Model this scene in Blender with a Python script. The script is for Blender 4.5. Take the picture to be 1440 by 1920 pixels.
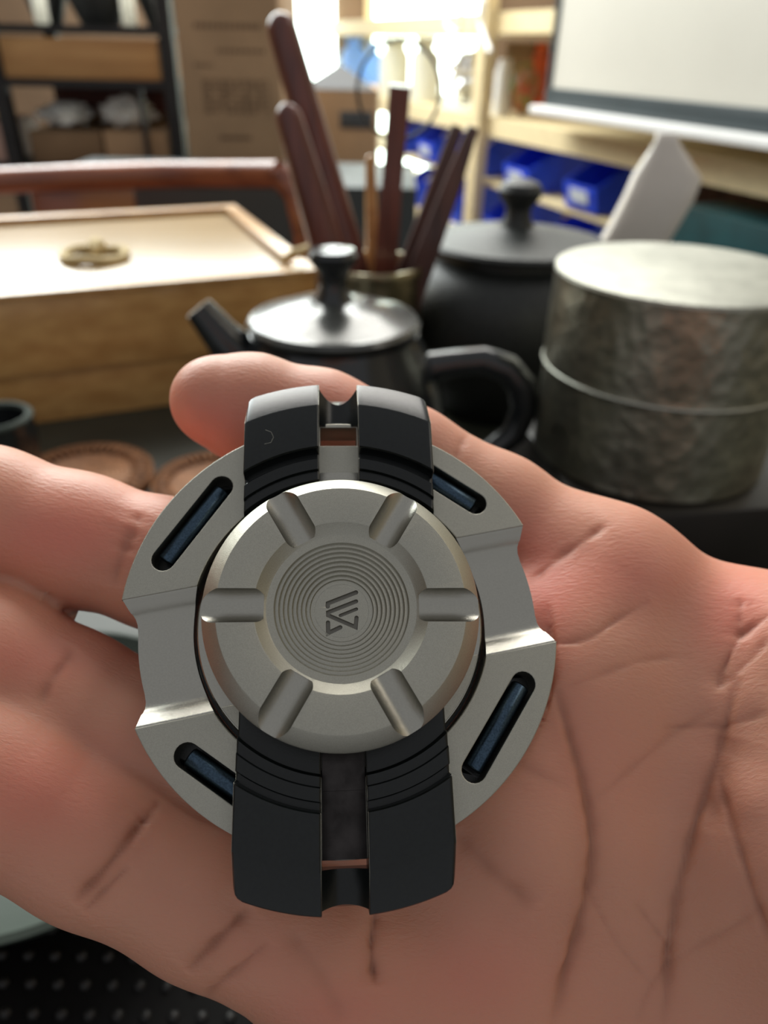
import bpy, bmesh, math, random
import numpy as np
from mathutils import Vector, Matrix, noise
random.seed(7)
for o in list(bpy.data.objects): bpy.data.objects.remove(o)
sc = bpy.context.scene; COL = sc.collection
pi = math.pi; R = math.radians

# ------------------------------------------------------------------ camera, world, lights, exposure
FPX, CX, CY = 1400.0, 720.0, 960.0
CAM = Vector((0, 0, .225)); PITCH = R(32); ROLL = R(1.3)
_r0 = Vector((1, 0, 0)); _f = Vector((0, math.cos(PITCH), -math.sin(PITCH))); _u0 = Vector((0, math.sin(PITCH), math.cos(PITCH)))
_r = _r0 * math.cos(ROLL) + _u0 * math.sin(ROLL); _u = _u0 * math.cos(ROLL) - _r0 * math.sin(ROLL)
cd = bpy.data.cameras.new('camera'); cam = bpy.data.objects.new('camera', cd); COL.objects.link(cam); sc.camera = cam
cam.matrix_world = Matrix(((_r.x, _u.x, -_f.x, CAM.x), (_r.y, _u.y, -_f.y, CAM.y), (_r.z, _u.z, -_f.z, CAM.z), (0, 0, 0, 1)))
cd.sensor_fit = 'VERTICAL'; cd.sensor_height = 36; cd.sensor_width = 27; cd.lens = FPX * 36 / 1920
cd.clip_start = .005; cd.clip_end = 50
cd.dof.use_dof = True; cd.dof.focus_distance = .0825; cd.dof.aperture_fstop = 21
w = bpy.data.worlds.new('world'); sc.world = w; w.use_nodes = True
bg = w.node_tree.nodes['Background']; bg.inputs[0].default_value = (.95, .97, 1.0, 1); bg.inputs[1].default_value = .40
def area(name, loc, target, sx, sy, power, col):
    l = bpy.data.lights.new(name, 'AREA'); l.shape = 'RECTANGLE'; l.size = sx; l.size_y = sy; l.energy = power; l.color = col
    o = bpy.data.objects.new(name, l); COL.objects.link(o); o.location = loc
    o.rotation_euler = (Vector(target) - Vector(loc)).to_track_quat('-Z', 'Y').to_euler(); return o
area('window_light', (-1.05, 2.1, 1.25), (0, .1, .15), 2.6, 1.2, 68, (.93, 1, .97))
area('side_light', (1.7, .3, 1.5), (0, .25, .1), 1.0, 1.0, 9, (1, .93, .82))
area('background_fill', (-.1, 2.3, 1.9), (-.1, 2.5, 0), 2.0, 1.6, 85, (1, .97, .9))  # added overhead fill that brightens the background, not a real fixture
area('bin_fill_light', (-1.35, 2.7, 1.25), (.25, 2.2, -.05), 1.1, .9, 26, (.95, .99, 1))  # added unseen fill lamp for the bins and cartons; no window there
sc.view_settings.view_transform = 'Standard'; sc.view_settings.look = 'None'
sc.view_settings.exposure = 0.0; sc.view_settings.gamma = 1; sc.view_settings.use_curve_mapping = False

# ------------------------------------------------------------------ helpers: points
def ray(px, py): return (_f + _r * ((px - CX) / FPX) + _u * ((CY - py) / FPX))
def at_d(px, py, zmm): return CAM + ray(px, py) * (zmm / 1000)
def at_h(px, py, h): d = ray(px, py); return CAM + d * ((h - CAM.z) / d.z)
def at_y(px, py, y): d = ray(px, py); return CAM + d * ((y - CAM.y) / d.y)

# ------------------------------------------------------------------ helpers: materials
def mat(name, col, rough=.5, metal=0, noise_s=0, noise_a=0, bump=0, bump_s=None, col2=None, coat=0, trans=0, sss=0, emit=0, stretch=None, spec=.5):
    m = bpy.data.materials.new(name); m.use_nodes = True; nt = m.node_tree; b = nt.nodes['Principled BSDF']
    b.inputs['Base Color'].default_value = (*col, 1); b.inputs['Roughness'].default_value = rough; b.inputs['Metallic'].default_value = metal
    b.inputs['Coat Weight'].default_value = coat; b.inputs['Coat Roughness'].default_value = .12
    b.inputs['Specular IOR Level'].default_value = spec
    if trans: b.inputs['Transmission Weight'].default_value = trans
    if sss:
        b.inputs['Subsurface Weight'].default_value = sss; b.inputs['Subsurface Scale'].default_value = .004; b.inputs['Subsurface Radius'].default_value = (1, .35, .2)
    if emit: b.inputs['Emission Color'].default_value = (*col, 1); b.inputs['Emission Strength'].default_value = emit
    if noise_s:
        tc = nt.nodes.new('ShaderNodeTexCoord'); mp = nt.nodes.new('ShaderNodeMapping'); nt.links.new(tc.outputs['Object'], mp.inputs[0])
        if stretch: mp.inputs['Scale'].default_value = stretch
        nz = nt.nodes.new('ShaderNodeTexNoise'); nz.inputs['Scale'].default_value = noise_s; nz.inputs['Detail'].default_value = 5
        nt.links.new(mp.outputs[0], nz.inputs['Vector'])
        if noise_a or col2:
            c2 = col2 or tuple(max(0, c * (1 - noise_a)) for c in col); c1 = col if col2 else tuple(c * (1 + noise_a) for c in col)
            rp = nt.nodes.new('ShaderNodeValToRGB'); rp.color_ramp.elements[0].position = .34; rp.color_ramp.elements[1].position = .66
            rp.color_ramp.elements[0].color = (*c2, 1); rp.color_ramp.elements[1].color = (*c1, 1)
            nt.links.new(nz.outputs['Fac'], rp.inputs[0]); nt.links.new(rp.outputs[0], b.inputs['Base Color'])
        if bump:
            n2 = nz
            if bump_s:
                n2 = nt.nodes.new('ShaderNodeTexNoise'); n2.inputs['Scale'].default_value = bump_s; n2.inputs['Detail'].default_value = 4; nt.links.new(mp.outputs[0], n2.inputs['Vector'])
            bp = nt.nodes.new('ShaderNodeBump'); bp.inputs['Strength'].default_value = 1; bp.inputs['Distance'].default_value = bump
            nt.links.new(n2.outputs['Fac'], bp.inputs['Height']); nt.links.new(bp.outputs[0], b.inputs['Normal'])
    return m
def srgb(*c): return tuple((x / 255 / 12.92 if x < 10.3 else ((x / 255 + .055) / 1.055) ** 2.4) for x in c)
M = {}
M['ti'] = mat('titanium', (.40, .385, .33), .36, 1, 9000, .07, .00003, 14000)
M['ti_side'] = mat('titanium_machined', (.40, .385, .34), .25, 1, 5000, .04, .00001, 8000, stretch=(1, 1, 8))
M['black'] = mat('black_coated_steel', (.004, .0055, .0055), .24, 0, 3000, .3, .00001, 9000, spec=.42)
M['recess'] = mat('emblem_recess_shade', (.17, .16, .14), .4, 1, 5000, .1)  # titanium with the engraving's shade put into a darker base
M['shaded_steel'] = mat('shaded_steel', (.045, .040, .039), .35, 1, 400, .3)  # dark tone stands in for shade on the ring under the slot
M['pin'] = mat('blued_steel', (.055, .085, .12), .30, 1, 5000, .25, .00001, 3000)
M['wood_light'] = mat('pale_bamboo', srgb(212, 166, 104), .32, 0, 9, 0, .00015, 60, col2=srgb(188, 140, 82), coat=.4, stretch=(1, 14, 14))
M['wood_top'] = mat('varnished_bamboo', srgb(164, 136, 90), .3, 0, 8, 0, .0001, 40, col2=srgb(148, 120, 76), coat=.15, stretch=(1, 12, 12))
M['rope'] = mat('cotton_rope', srgb(190, 170, 125), .8, 0, 600, .2, .0003)
M['rosewood'] = mat('rosewood', srgb(122, 66, 52), .33, 0, 14, 0, .0001, 80, col2=srgb(92, 48, 40), coat=.35, stretch=(14, 14, 1.2))
M['rosewood_dark'] = mat('dark_rosewood', srgb(98, 66, 60), .35, 0, 14, 0, .0001, 80, col2=srgb(66, 44, 42), coat=.3, stretch=(14, 14, 1.2))
M['chair'] = mat('chair_redwood', srgb(150, 88, 58), .25, 0, 7, 0, 0, None, col2=srgb(112, 60, 42), coat=.5, stretch=(1, 8, 8))
M['glaze'] = mat('black_glaze', (.013, .015, .016), .20, 0, 60, .3, .0001, 200, coat=.35)
M['glaze_lid'] = mat('greyed_black_glaze', (.07, .073, .068), .27, .3, 60, .3, .0002, 150, coat=.5)  # lid glaze, greyer and more metallic than the body's
M['matte_pot'] = mat('matte_black_clay', (.018, .020, .019), .5, 0, 300, .3, .0003, 700)
M['table'] = mat('dark_tabletop', srgb(52, 55, 48), .5, 0, 12, .3)
M['coaster'] = mat('rattan', srgb(164, 116, 80), .6, 0, 200, .3)
M['coaster_dark'] = mat('dark_rattan', srgb(62, 34, 22), .6, 0, 200, .3)
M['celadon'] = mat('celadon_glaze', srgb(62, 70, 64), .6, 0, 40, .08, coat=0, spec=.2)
M['tray'] = mat('black_tray', (.003, .003, .003), .7, 0, 100, .3, spec=.15)
M['stud'] = mat('dull_grey_stud', (.010, .010, .010), .5, 0, 100, .2)
M['brass'] = mat('dull_brass', (.32, .27, .17), .3, 1, 100, .3)
M['blackmetal'] = mat('black_metal', (.012, .013, .015), .5, 0, 40, .2)
M['carton'] = mat('brown_cardboard', srgb(168, 138, 106), .8, 0, 12, .08)
M['carton_dark'] = mat('dull_cardboard', srgb(122, 98, 72), .8, 0, 12, .12)
M['print'] = mat('faint_carton_print', srgb(118, 94, 72), .8, 0, 60, .15)
M['crate'] = mat('light_plywood', srgb(196, 154, 102), .6, 0, 5, 0, 0, None, col2=srgb(176, 132, 84), stretch=(1, 1, 9))
M['maroon'] = mat('maroon_box', srgb(92, 52, 48), .6, 0, 6, .2)
M['cream'] = mat('cream_painted_wood', srgb(226, 208, 166), .5, 0, 10, .06, stretch=(1, 6, 6))
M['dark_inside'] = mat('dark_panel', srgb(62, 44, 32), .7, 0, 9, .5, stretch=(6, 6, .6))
M['blue'] = mat('blue_plastic', srgb(48, 84, 228), .3, 0, 20, .1)
M['label'] = mat('white_label', srgb(225, 232, 240), .5, 0, 20, .05)
M['board'] = mat('white_board', srgb(204, 201, 190), .35, 0, 4, .03)
M['board_frame'] = mat('slate_frame', srgb(48, 58, 62), .4, 0, 10, .1)
M['white'] = mat('white_plastic', srgb(238, 238, 236), .35, 0, 20, .03)
M['bagwhite'] = mat('white_pouch', srgb(222, 214, 204), .4, 0, 18, .05, .001, 30)
M['foil'] = mat('silver_foil', (.75, .78, .8), .25, 1, 30, .2, .01, 30)
M['orange'] = mat('orange_print', srgb(210, 96, 52), .35, 0, 30, .3)
M['green'] = mat('green_print', srgb(108, 146, 78), .35, 0, 40, 0, .003, 30, col2=srgb(190, 70, 60))
M['teal'] = mat('teal_plastic', srgb(20, 62, 66), .4, 0, 20, .2)
M['red'] = mat('red_plastic', srgb(196, 30, 40), .4, 0, 20, .1)
M['wall'] = mat('warm_plaster', srgb(172, 160, 140), .9, 0, 3, .08)
M['wall_dark'] = mat('brown_panel_wall', srgb(120, 98, 76), .8, 0, 3, .15)
M['floor'] = mat('dark_floor', srgb(74, 66, 58), .5, 0, 4, .2)
M['pane'] = mat('daylight_pane', (.82, .97, .90), .5, emit=7)
M['clearbag'] = mat('clear_plastic_bag', (.90, .93, .90), .15, 0, 30, .2, .02, 18, coat=.6)
def translucent(name, col, f):
    m = mat(name, col, .35); nt = m.node_tree; b = nt.nodes['Principled BSDF']; t = nt.nodes.new('ShaderNodeBsdfTranslucent'); t.inputs[0].default_value = (*col, 1)
    x = nt.nodes.new('ShaderNodeMixShader'); x.inputs[0].default_value = f
    nt.links.new(b.outputs[0], x.inputs[1]); nt.links.new(t.outputs[0], x.inputs[2]); nt.links.new(x.outputs[0], nt.nodes['Material Output'].inputs[0]); return m
M['milk'] = translucent('milky_plastic', (.95, .95, .88), .55)
M['bluebottle'] = translucent('pale_blue_plastic', (.45, .65, .95), .6)
M['bluebin'] = translucent('blue_bin_plastic', srgb(30, 70, 225), .3)

# ------------------------------------------------------------------ helpers: objects
def link(name, me, m=None, parent=None, smooth=True):
    o = bpy.data.objects.new(name, me); COL.objects.link(o)
    if m is not None: me.materials.clear(); me.materials.append(m)
    if parent: o.parent = parent
    if smooth:
        for p in me.polygons: p.use_smooth = True
    return o
def autosmooth(o, deg=32):
    me = o.data; bm = bmesh.new(); bm.from_mesh(me)
    for e in bm.edges:
        e.smooth = not (len(e.link_faces) == 2 and e.calc_face_angle(0) > R(deg))
    for f in bm.faces: f.smooth = True
    bm.to_mesh(me); bm.free()
def tag(o, label=None, cat=None, group=None, kind=None):
    for k, v in (('label', label), ('category', cat), ('group', group), ('kind', kind)):
        if v: o[k] = v
    return o
def empty(name, loc, label=None, cat=None, group=None, rz=0):
    o = bpy.data.objects.new(name, None); o.empty_display_size = .02; COL.objects.link(o); o.location = loc; o.rotation_euler = (0, 0, rz)
    return tag(o, label, cat, group)
def pm(name, vs, fs):
    me = bpy.data.meshes.new(name); me.from_pydata([tuple(v) for v in vs], [], fs); me.update(); return me
def fixn(me):
    bm = bmesh.new(); bm.from_mesh(me); bmesh.ops.recalc_face_normals(bm, faces=bm.faces[:]); bm.to_mesh(me); bm.free(); return me
def lathe(name, prof, m, parent=None, seg=96, loc=(0, 0, 0), deg=32):
    vs, fs = [], []; rings = []
    for r, z in prof:
        if r < 1e-7: rings.append([len(vs)]); vs.append((0, 0, z))
        else:
            rings.append(list(range(len(vs), len(vs) + seg)))
            for i in range(seg): a = 2 * pi * i / seg; vs.append((r * math.cos(a), r * math.sin(a), z))
    for a, b in zip(rings, rings[1:]):
        for i in range(seg):
            j = (i + 1) % seg
            if len(a) == 1 and len(b) == 1: continue
            if len(a) == 1: fs.append((a[0], b[i], b[j]))
            elif len(b) == 1: fs.append((a[i], b[0], a[j]))
            else: fs.append((a[i], b[i], b[j], a[j]))
    o = link(name, fixn(pm(name, vs, fs)), m, parent); o.location = loc; autosmooth(o, deg); return o
def tube_data(pts, rad, seg=12, cap=True, flat=(1, 1), vs=None, fs=None, up=None):
    vs = [] if vs is None else vs; fs = [] if fs is None else fs
    pts = [Vector(p) for p in pts]; n = len(pts); rad = rad if hasattr(rad, '__len__') else [rad] * n
    t0 = (pts[1] - pts[0]).normalized(); a = up or (Vector((0, 0, 1)) if abs(t0.z) < .9 else Vector((1, 0, 0)))
    x = t0.cross(a).normalized(); rings = []
    for i, p in enumerate(pts):
        t = (pts[min(i + 1, n - 1)] - pts[max(i - 1, 0)]).normalized(); x = (x - t * x.dot(t)).normalized(); y = t.cross(x)
        rings.append(len(vs))
        for k in range(seg):
            q = 2 * pi * k / seg + (pi / 4 if seg == 4 else 0); vs.append(p + (x * math.cos(q) * flat[0] + y * math.sin(q) * flat[1]) * rad[i])
    for a, b in zip(rings, rings[1:]):
        for k in range(seg): fs.append((a + k, a + (k + 1) % seg, b + (k + 1) % seg, b + k))
    if cap: fs.append(tuple(rings[0] + k for k in range(seg))[::-1]); fs.append(tuple(rings[-1] + k for k in range(seg)))
    return vs, fs
def tube(name, pts, rad, m, parent=None, seg=12, cap=True, flat=(1, 1), up=None):
    vs, fs = tube_data(pts, rad, seg, cap, flat, up=up); o = link(name, fixn(pm(name, vs, fs)), m, parent); autosmooth(o, 50); return o
def box(name, c, x, y, z, m, parent=None, bev=.0):   # c centre, x,y,z half-axis vectors
    c, x, y, z = map(Vector, (c, x, y, z))
    vs = [c + x * i + y * j + z * k for i in (-1, 1) for j in (-1, 1) for k in (-1, 1)]
    fs = [(0, 1, 3, 2), (4, 6, 7, 5), (0, 4, 5, 1), (2, 3, 7, 6), (0, 2, 6, 4), (1, 5, 7, 3)]
    me = fixn(pm(name, vs, fs))
    if bev:
        bm = bmesh.new(); bm.from_mesh(me); bmesh.ops.bevel(bm, geom=bm.edges[:], offset=bev, segments=2, profile=.6, affect='EDGES'); bm.to_mesh(me); bm.free()
    o = link(name, me, m, parent, smooth=False)
    if bev: autosmooth(o, 40)
    return o
def abox(name, x0, x1, y0, y1, z0, z1, m, parent=None, bev=0):
    return box(name, ((x0 + x1) / 2, (y0 + y1) / 2, (z0 + z1) / 2), ((x1 - x0) / 2, 0, 0), (0, (y1 - y0) / 2, 0), (0, 0, (z1 - z0) / 2), m, parent, bev)
def evald(o, name=None):   # bake modifiers
    dg = bpy.context.evaluated_depsgraph_get(); dg.update(); me = bpy.data.meshes.new_from_object(o.evaluated_get(dg), depsgraph=dg)
    return me
def plate(name, loops, z0, z1, m, parent=None, bev=0, deg=32):
    """flat shape with holes (2-D loops), extruded from z0 to z1"""
    cu = bpy.data.curves.new(name, 'CURVE'); cu.dimensions = '2D'; cu.fill_mode = 'BOTH'
    for lp in loops:
        s = cu.splines.new('POLY'); s.points.add(len(lp) - 1); s.use_cyclic_u = True
        for p, q in zip(s.points, lp): p.co = (q[0], q[1], 0, 1)
    cu.extrude = (z1 - z0) / 2 - bev; cu.bevel_depth = bev; cu.bevel_resolution = 1; cu.offset = -bev
    t = bpy.data.objects.new('t', cu); COL.objects.link(t); me = evald(t); bpy.data.objects.remove(t)
    me.transform(Matrix.Translation((0, 0, (z0 + z1) / 2)))
    bm = bmesh.new(); bm.from_mesh(me); bmesh.ops.remove_doubles(bm, verts=bm.verts[:], dist=1e-7); bm.to_mesh(me); bm.free()
    o = link(name, me, m, parent); autosmooth(o, deg); return o

# ------------------------------------------------------------------ SETTING
struct = lambda o: tag(o, kind='structure')
struct(abox('floor', -2.2, 2.6, -1.2, 3.6, -.80, -.76, M['floor']))
struct(abox('wall_left', -2.24, -2.2, -1.2, 3.6, -.76, 1.8, M['wall_dark']))
bw = []
struct(abox('wall_back', -2.2, 2.6, 3.6, 3.64, -.80, 1.8, M['wall_dark']))
struct(abox('wall_right', 1.60, 1.64, -1.2, 3.6, -.76, 1.8, M['wall']))

class Pl:
    """vertical plane: px -> (along, height)"""
    def __init__(s, O, head):
        s.O = Vector(O); s.d = Vector((math.sin(head), math.cos(head), 0)); s.n = Vector((-s.d.y, s.d.x, 0))
        if s.n.dot(CAM - s.O) < 0: s.n = -s.n
    def hit(s, px, py, off=0):
        d = ray(px, py); o = s.O + s.n * off; t = (o - CAM).dot(s.n) / d.dot(s.n); return CAM + d * t
    def sh(s, px, py, off=0): p = s.hit(px, py, off); return (p - s.O).dot(s.d), p.z
    def P(s, a, off, h): q = s.O + s.d * a + s.n * off; return Vector((q.x, q.y, h))
    def box(s, name, a0, a1, h0, h1, off, dep, m, parent=None, bev=0):   # front face at off, going back by dep
        return box(name, s.P((a0 + a1) / 2, off - dep / 2, (h0 + h1) / 2), s.d * ((a1 - a0) / 2), s.n * (dep / 2), Vector((0, 0, (h1 - h0) / 2)), m, parent, bev)
# ------------------------------------------------------------------ TABLE AND THINGS ON IT (metres, table top at z = 0)
tb = empty('table', (0, .35, -.76), 'dark table carrying the wooden box, teapot and pots', 'table')
def child(o, p, world=True):
    bpy.context.view_layer.update(); o.parent = p; o.matrix_parent_inverse = Matrix.Translation(-Vector(p.location)) @ Matrix.Identity(4) if p.rotation_euler[2] == 0 else (Matrix.Translation(p.location) @ Matrix.Rotation(p.rotation_euler[2], 4, 'Z')).inverted(); return o
child(abox('table_top', -.62, .55, -.10, .80, -.03, 0, M['table'], None, .003), tb)
for x in (-.57, .50):
    for y in (-.06, .76): child(abox('leg', x - .03, x + .03, y - .03, y + .03, -.76, -.03, M['table']), tb)

# wooden tea box with tray-like lid
HB = .09
fr = at_h(592, 503, HB); br = at_h(384, 386, HB); fl = at_h(0, 552, HB); bl = at_h(0, 424, HB)
dx = (fr - fl).normalized(); dy0 = (br - fr); dy = Vector((-dx.y, dx.x, 0)); 
DEP = dy0.dot(dy); LEN = .52; fl = fr - dx * LEN
bx = empty('wooden_box', fr - dx * LEN / 2 + dy * DEP / 2 - Vector((0, 0, HB)), 'pale bamboo tea box with raised rim lid and rope ring pull, left on the table', 'box')
def bb(name, a0, a1, b0, b1, z0, z1, m, bev=.001):
    c = fl + dx * (a0 + a1) / 2 + dy * (b0 + b1) / 2; c.z = (z0 + z1) / 2
    return child(box(name, c, dx * (a1 - a0) / 2, dy * (b1 - b0) / 2, (0, 0, (z1 - z0) / 2), m, None, bev), bx)
ZS = .036
bb('box_body', .004, LEN - .004, .004, DEP - .004, 0.0002, ZS, M['wood_light'])
bb('lid_side', 0, LEN, 0, .008, ZS + .0005, HB - .004, M['wood_light']); bb('lid_side', 0, LEN, DEP - .008, DEP, ZS + .0005, HB - .004, M['wood_light'])
bb('lid_side', 0, .008, .008, DEP - .008, ZS + .0005, HB - .004, M['wood_light']); bb('lid_side', LEN - .008, LEN, .008, DEP - .008, ZS + .0005, HB - .004, M['wood_light'])
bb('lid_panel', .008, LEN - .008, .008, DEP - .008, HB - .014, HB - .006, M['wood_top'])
bb('lid_rim', -.002, LEN + .002, -.002, .010, HB - .004, HB, M['wood_light'], .0012); bb('lid_rim', -.002, LEN + .002, DEP - .010, DEP + .002, HB - .004, HB, M['wood_light'], .0012)
bb('lid_rim', LEN - .011, LEN + .002, .010, DEP - .010, HB - .004, HB, M['wood_light'], .0012); bb('lid_rim', -.002, .010, .010, DEP - .010, HB - .004, HB, M['wood_light'], .0012)
rp = at_h(178, 478, HB - .003)
pts = [rp + Vector((.0225 * math.cos(a), .022 * math.sin(a), .001 * math.sin(3 * a))) for a in [2 * pi * i / 40 for i in range(41)]]
child(tube('rope_ring', pts, .0034, M['rope'], None, 10, False), bx)
child(tube('rope_knot', [rp + Vector((-.004, .018, -.001)), rp + Vector((-.002, .012, .004)), rp + Vector((.002, .006, .005)), rp + Vector((.0, -.001, .002))], [.004, .0065, .0055, .003], M['rope'], None, 10), bx)
k0 = at_h(562, 490, HB + .002)
child(tube('rope_knot', [k0 + Vector((-.014, -.001, .0)), k0 + Vector((-.004, 0, .005)), k0 + Vector((.005, 0, .009)), k0 + Vector((.001, .002, .002))], [.002, .004, .0035, .002], M['rope'], None, 8), bx)

# teapot (side spout and loop handle)
tc_ = at_h(626, 604, .116); tx, ty = tc_.x, tc_.y
tp = empty('teapot', (tx, ty, 0), 'small black glazed teapot with shiny lid behind the fingertip', 'teapot')
k = (at_h(785, 604, .116) - tc_).length
lathe('body', [(0, .0), (.030, .0), (.034, .001), (.046, .018), (.053, .045), (.0545, .068), (.051, .088), (.044, .103), (.0405, .109), (.0395, .1125), (.036, .1135), (0, .1135)], M['glaze'], tp)
ld = lathe('lid', [(0, .1135), (.036, .1137), (k, .1145), (k + .0006, .1165), (k - .001, .1185), (k - .004, .1190), (.024, .1235), (.012, .1262), (0, .127)], M['glaze_lid'], tp)
lathe('lid_knob', [(.0, .126), (.0095, .1262), (.0068, .130), (.0058, .135), (.0075, .140), (.0105, .1435), (.0112, .1462), (.0098, .1485), (.006, .1492), (.0025, .1488), (0, .1478)], M['glaze'], tp, 48)
s0 = at_y(372, 578, ty - .012) - Vector((tx, ty, 0)); s1 = at_y(415, 630, ty - .012) - Vector((tx, ty, 0)); s2 = at_y(470, 690, ty - .01) - Vector((tx, ty, 0)); s3 = at_y(520, 760, ty) - Vector((tx, ty, 0))
dd = (s0 - s1).normalized()
tube('spout', [s3, s2, s1, s0 - dd * .002, s0, s0 + dd * .0004, s0 - dd * .004, s1], [.019, .014, .0085, .0068, .0066, .005, .0045, .004], M['glaze'], tp, 24)
hp = [at_y(x, y, ty) - Vector((tx, ty, 0)) for x, y in ((740, 690), (800, 690), (850, 681), (905, 675), (950, 690), (978, 722), (985, 765), (965, 812), (915, 850), (850, 870), (780, 868))]
tube('handle', hp, [.0085, .0075, .0065, .0065, .007, .0072, .007, .0065, .0065, .007, .008], M['glaze'], tp, 16)

# big matte pot
pc = at_h(966, 452, .115); pkk = (at_h(1130, 452, .115) - pc).length
pot = empty('clay_pot', (pc.x, pc.y, 0), 'large round matte black clay pot with knobbed lid behind the teapot', 'pot')
lathe('body', [(0, 0), (.045, 0), (.050, .003), (.068, .03), (.0775, .06), (.076, .083), (.067, .098), (.058, .104), (.0525, .106), (.052, .110), (0, .110)], M['matte_pot'], pot)
lathe('lid', [(0, .1103), (.052, .1103), (pkk, .1125), (pkk + .0008, .1145), (pkk - .001, .1165), (.042, .1185), (.02, .123), (.008, .1255), (0, .1258)], M['matte_pot'], pot)
lathe('lid_knob', [(0, .124), (.012, .1245), (.0085, .131), (.0085, .136), (.0135, .143), (.0145, .147), (.012, .151), (.006, .1535), (0, .154)], M['matte_pot'], pot, 48)

# hammered pewter canister
tn = at_h(1282, 506, .146); tr = (at_h(1048, 500, .146) - tn).length
CB = .060
std = tag(box('dark_stand', (tn.x + .012, tn.y, CB / 2 + .0001), (.062, .01, 0), (-.009, .056, 0), (0, 0, CB / 2), mat('dark_lacquer', srgb(34, 30, 27), .35, 0, 20, .3), None, .002), 'low dark lacquered stand carrying the pewter canister', 'stand')
can = empty('tea_canister', (tn.x, tn.y, CB + .0003), 'hammered pewter tea canister with fitted lid at the right', 'canister')
def hammered(name, r, z0, z1, seed, m):
    NA, NZ = 260, int((z1 - z0) / .0012); vs, fs = [], []; rnd = random.Random(seed)
    for j in range(NZ + 1):
        z = z0 + (z1 - z0) * j / NZ
        for i in range(NA):
            a = 2 * pi * i / NA; p = Vector((math.cos(a) * r, math.sin(a) * r, z * .62)) * 230 + Vector((seed, 0, 0))
            dd_, pp = noise.voronoi(p * 1.0); q = min(dd_[0], .9)
            edge = min(1, min(j, NZ - j) / 2); rr = r + (-.0003 + .0006 * q * q + .0002 * noise.noise(p * .3)) * edge
            vs.append((rr * math.cos(a), rr * math.sin(a), z))
    for j in range(NZ):
        for i in range(NA): fs.append((j * NA + i, j * NA + (i + 1) % NA, (j + 1) * NA + (i + 1) % NA, (j + 1) * NA + i))
    return link(name, pm(name, vs, fs), m, can)
M['pewter'] = mat('hammered_pewter', (.34, .33, .265), .38, 1, 40, .25, .0003, 260)
M['pewter_top'] = mat('brushed_pewter_lid', (.40, .40, .35), .52, 1, 70, .12, .0002, 250)
SEAM = .104
SEAM -= CB
hammered('body', tr, .0015, SEAM - .0015, 1, M['pewter']); lathe('base', [(0, 0), (tr - .002, 0), (tr, .0018), (0, .0018)], M['pewter'], can)
hammered('lid', tr + .0006, SEAM, .1445 - CB, 2, M['pewter'])
lathe('lid_edge', [(tr - .001, SEAM - .0012), (tr + .0008, SEAM - .001), (tr + .0012, SEAM - .0002), (tr + .0006, SEAM + .0006), (tr - .001, SEAM + .0006)], M['pewter_top'], can)
lathe('lid_top', [(tr - .001, .1435 - CB), (tr + .0008, .1442 - CB), (tr + .0004, .1455 - CB), (tr - .001, .146 - CB), (0, .1465 - CB)], M['pewter_top'], can)

pbp = at_h(1462, 1075, .001)
jar_ = lathe('beige_cup', [(0, 0), (.012, 0), (.015, .003), (.017, .022), (.0155, .022), (.0135, .005), (0, .004)], mat('beige_ceramic', srgb(188, 170, 140), .5, 0, 30, .1), None, 40, (pbp.x, pbp.y, .0003)); tag(jar_, 'small beige ceramic cup at the right edge below the dark stand', 'cup')
# utensil holder and utensils
hc = at_h(700, 492, .112); hr = .0315
uh = empty('utensil_holder', (hc.x, hc.y, 0), 'round brass-rimmed holder full of dark wooden tea tools', 'holder')
lathe('cup', [(0, 0), (hr - .004, 0), (hr - .002, .002), (hr - .0005, .06), (hr - .001, .108), (hr - .003, .108), (hr - .004, .06), (hr - .005, .005), (0, .005)], M['brass'], uh)
lathe('rim', [(hr - .003, .107), (hr + .0008, .107), (hr + .0012, .110), (hr + .0004, .1125), (hr - .002, .1125), (hr - .003, .110)], M['brass'], uh)
def tool(name, label, px, py, yo, base, rads, m, seg=16, flat=(1, 1), grp=None):
    """from the holder's floor to the seen tip; base = offset inside the holder"""
    tip = at_y(px, py, hc.y + yo); b_ = Vector((hc.x + base[0], hc.y + base[1], .010)); n = len(rads)
    d = tip - b_; rads = list(rads); Ln = d.length
    if seg > 4: q = rads[-1]; ts = [i / (n - 1) * (1 - q / Ln) for i in range(n)] + [1 - q * f_ / Ln for f_ in (.7, .4, .15, 0)]; rads += [q * f_ for f_ in (.95, .8, .5, .12)]
    else: ts = [i / (n - 1) for i in range(n)]
    pts = [b_ + d * t_ for t_ in ts]
    r_ = empty(name, b_, label, 'tea tool', grp); o = tube('shaft', [p - b_ for p in pts], rads, m, r_, seg, True, flat); return r_, d, o
tool('wooden_scoop', 'longest reddish wooden stick leaning left in the tool holder', 519, 22, .02, (.016, .002), [.005, .0062, .0075, .0095, .0108, .011, .0105, .0100, .0096, .0092, .0088], M['rosewood'], 16, (.75, .95))
tool('wooden_spoon', 'shorter wide reddish wooden paddle leaning far left in the tool holder', 533, 192, -.012, (.005, -.010), [.005, .007, .0105, .0115, .012, .012, .012, .0115, .0108, .0098, .0088], M['rosewood'], 16, (.7, .85))
tool('wooden_stick', 'square-ended upright wooden stick in the middle of the tool holder', 750, 160, -.004, (.001, .008), [.006, .009, .0115] + [.0105] * 3 + [.0092] * 3, M['rosewood'], 4, (1, .9))
tool('wooden_tongs', 'dark narrow wooden strip leaning right, nearer one of two', 888, 238, -.008, (-.004, -.004), [.006, .009, .0125, .0115, .0105, .009, .0075, .0045], M['rosewood_dark'], 4, (.8, .9))
tool('wooden_tongs', 'dark narrow wooden strip leaning right, behind its twin', 858, 236, .014, (-.009, .006), [.005, .008, .011, .0105, .0095, .0080, .0068, .005], M['rosewood_dark'], 4, (.8, .9))
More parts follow.
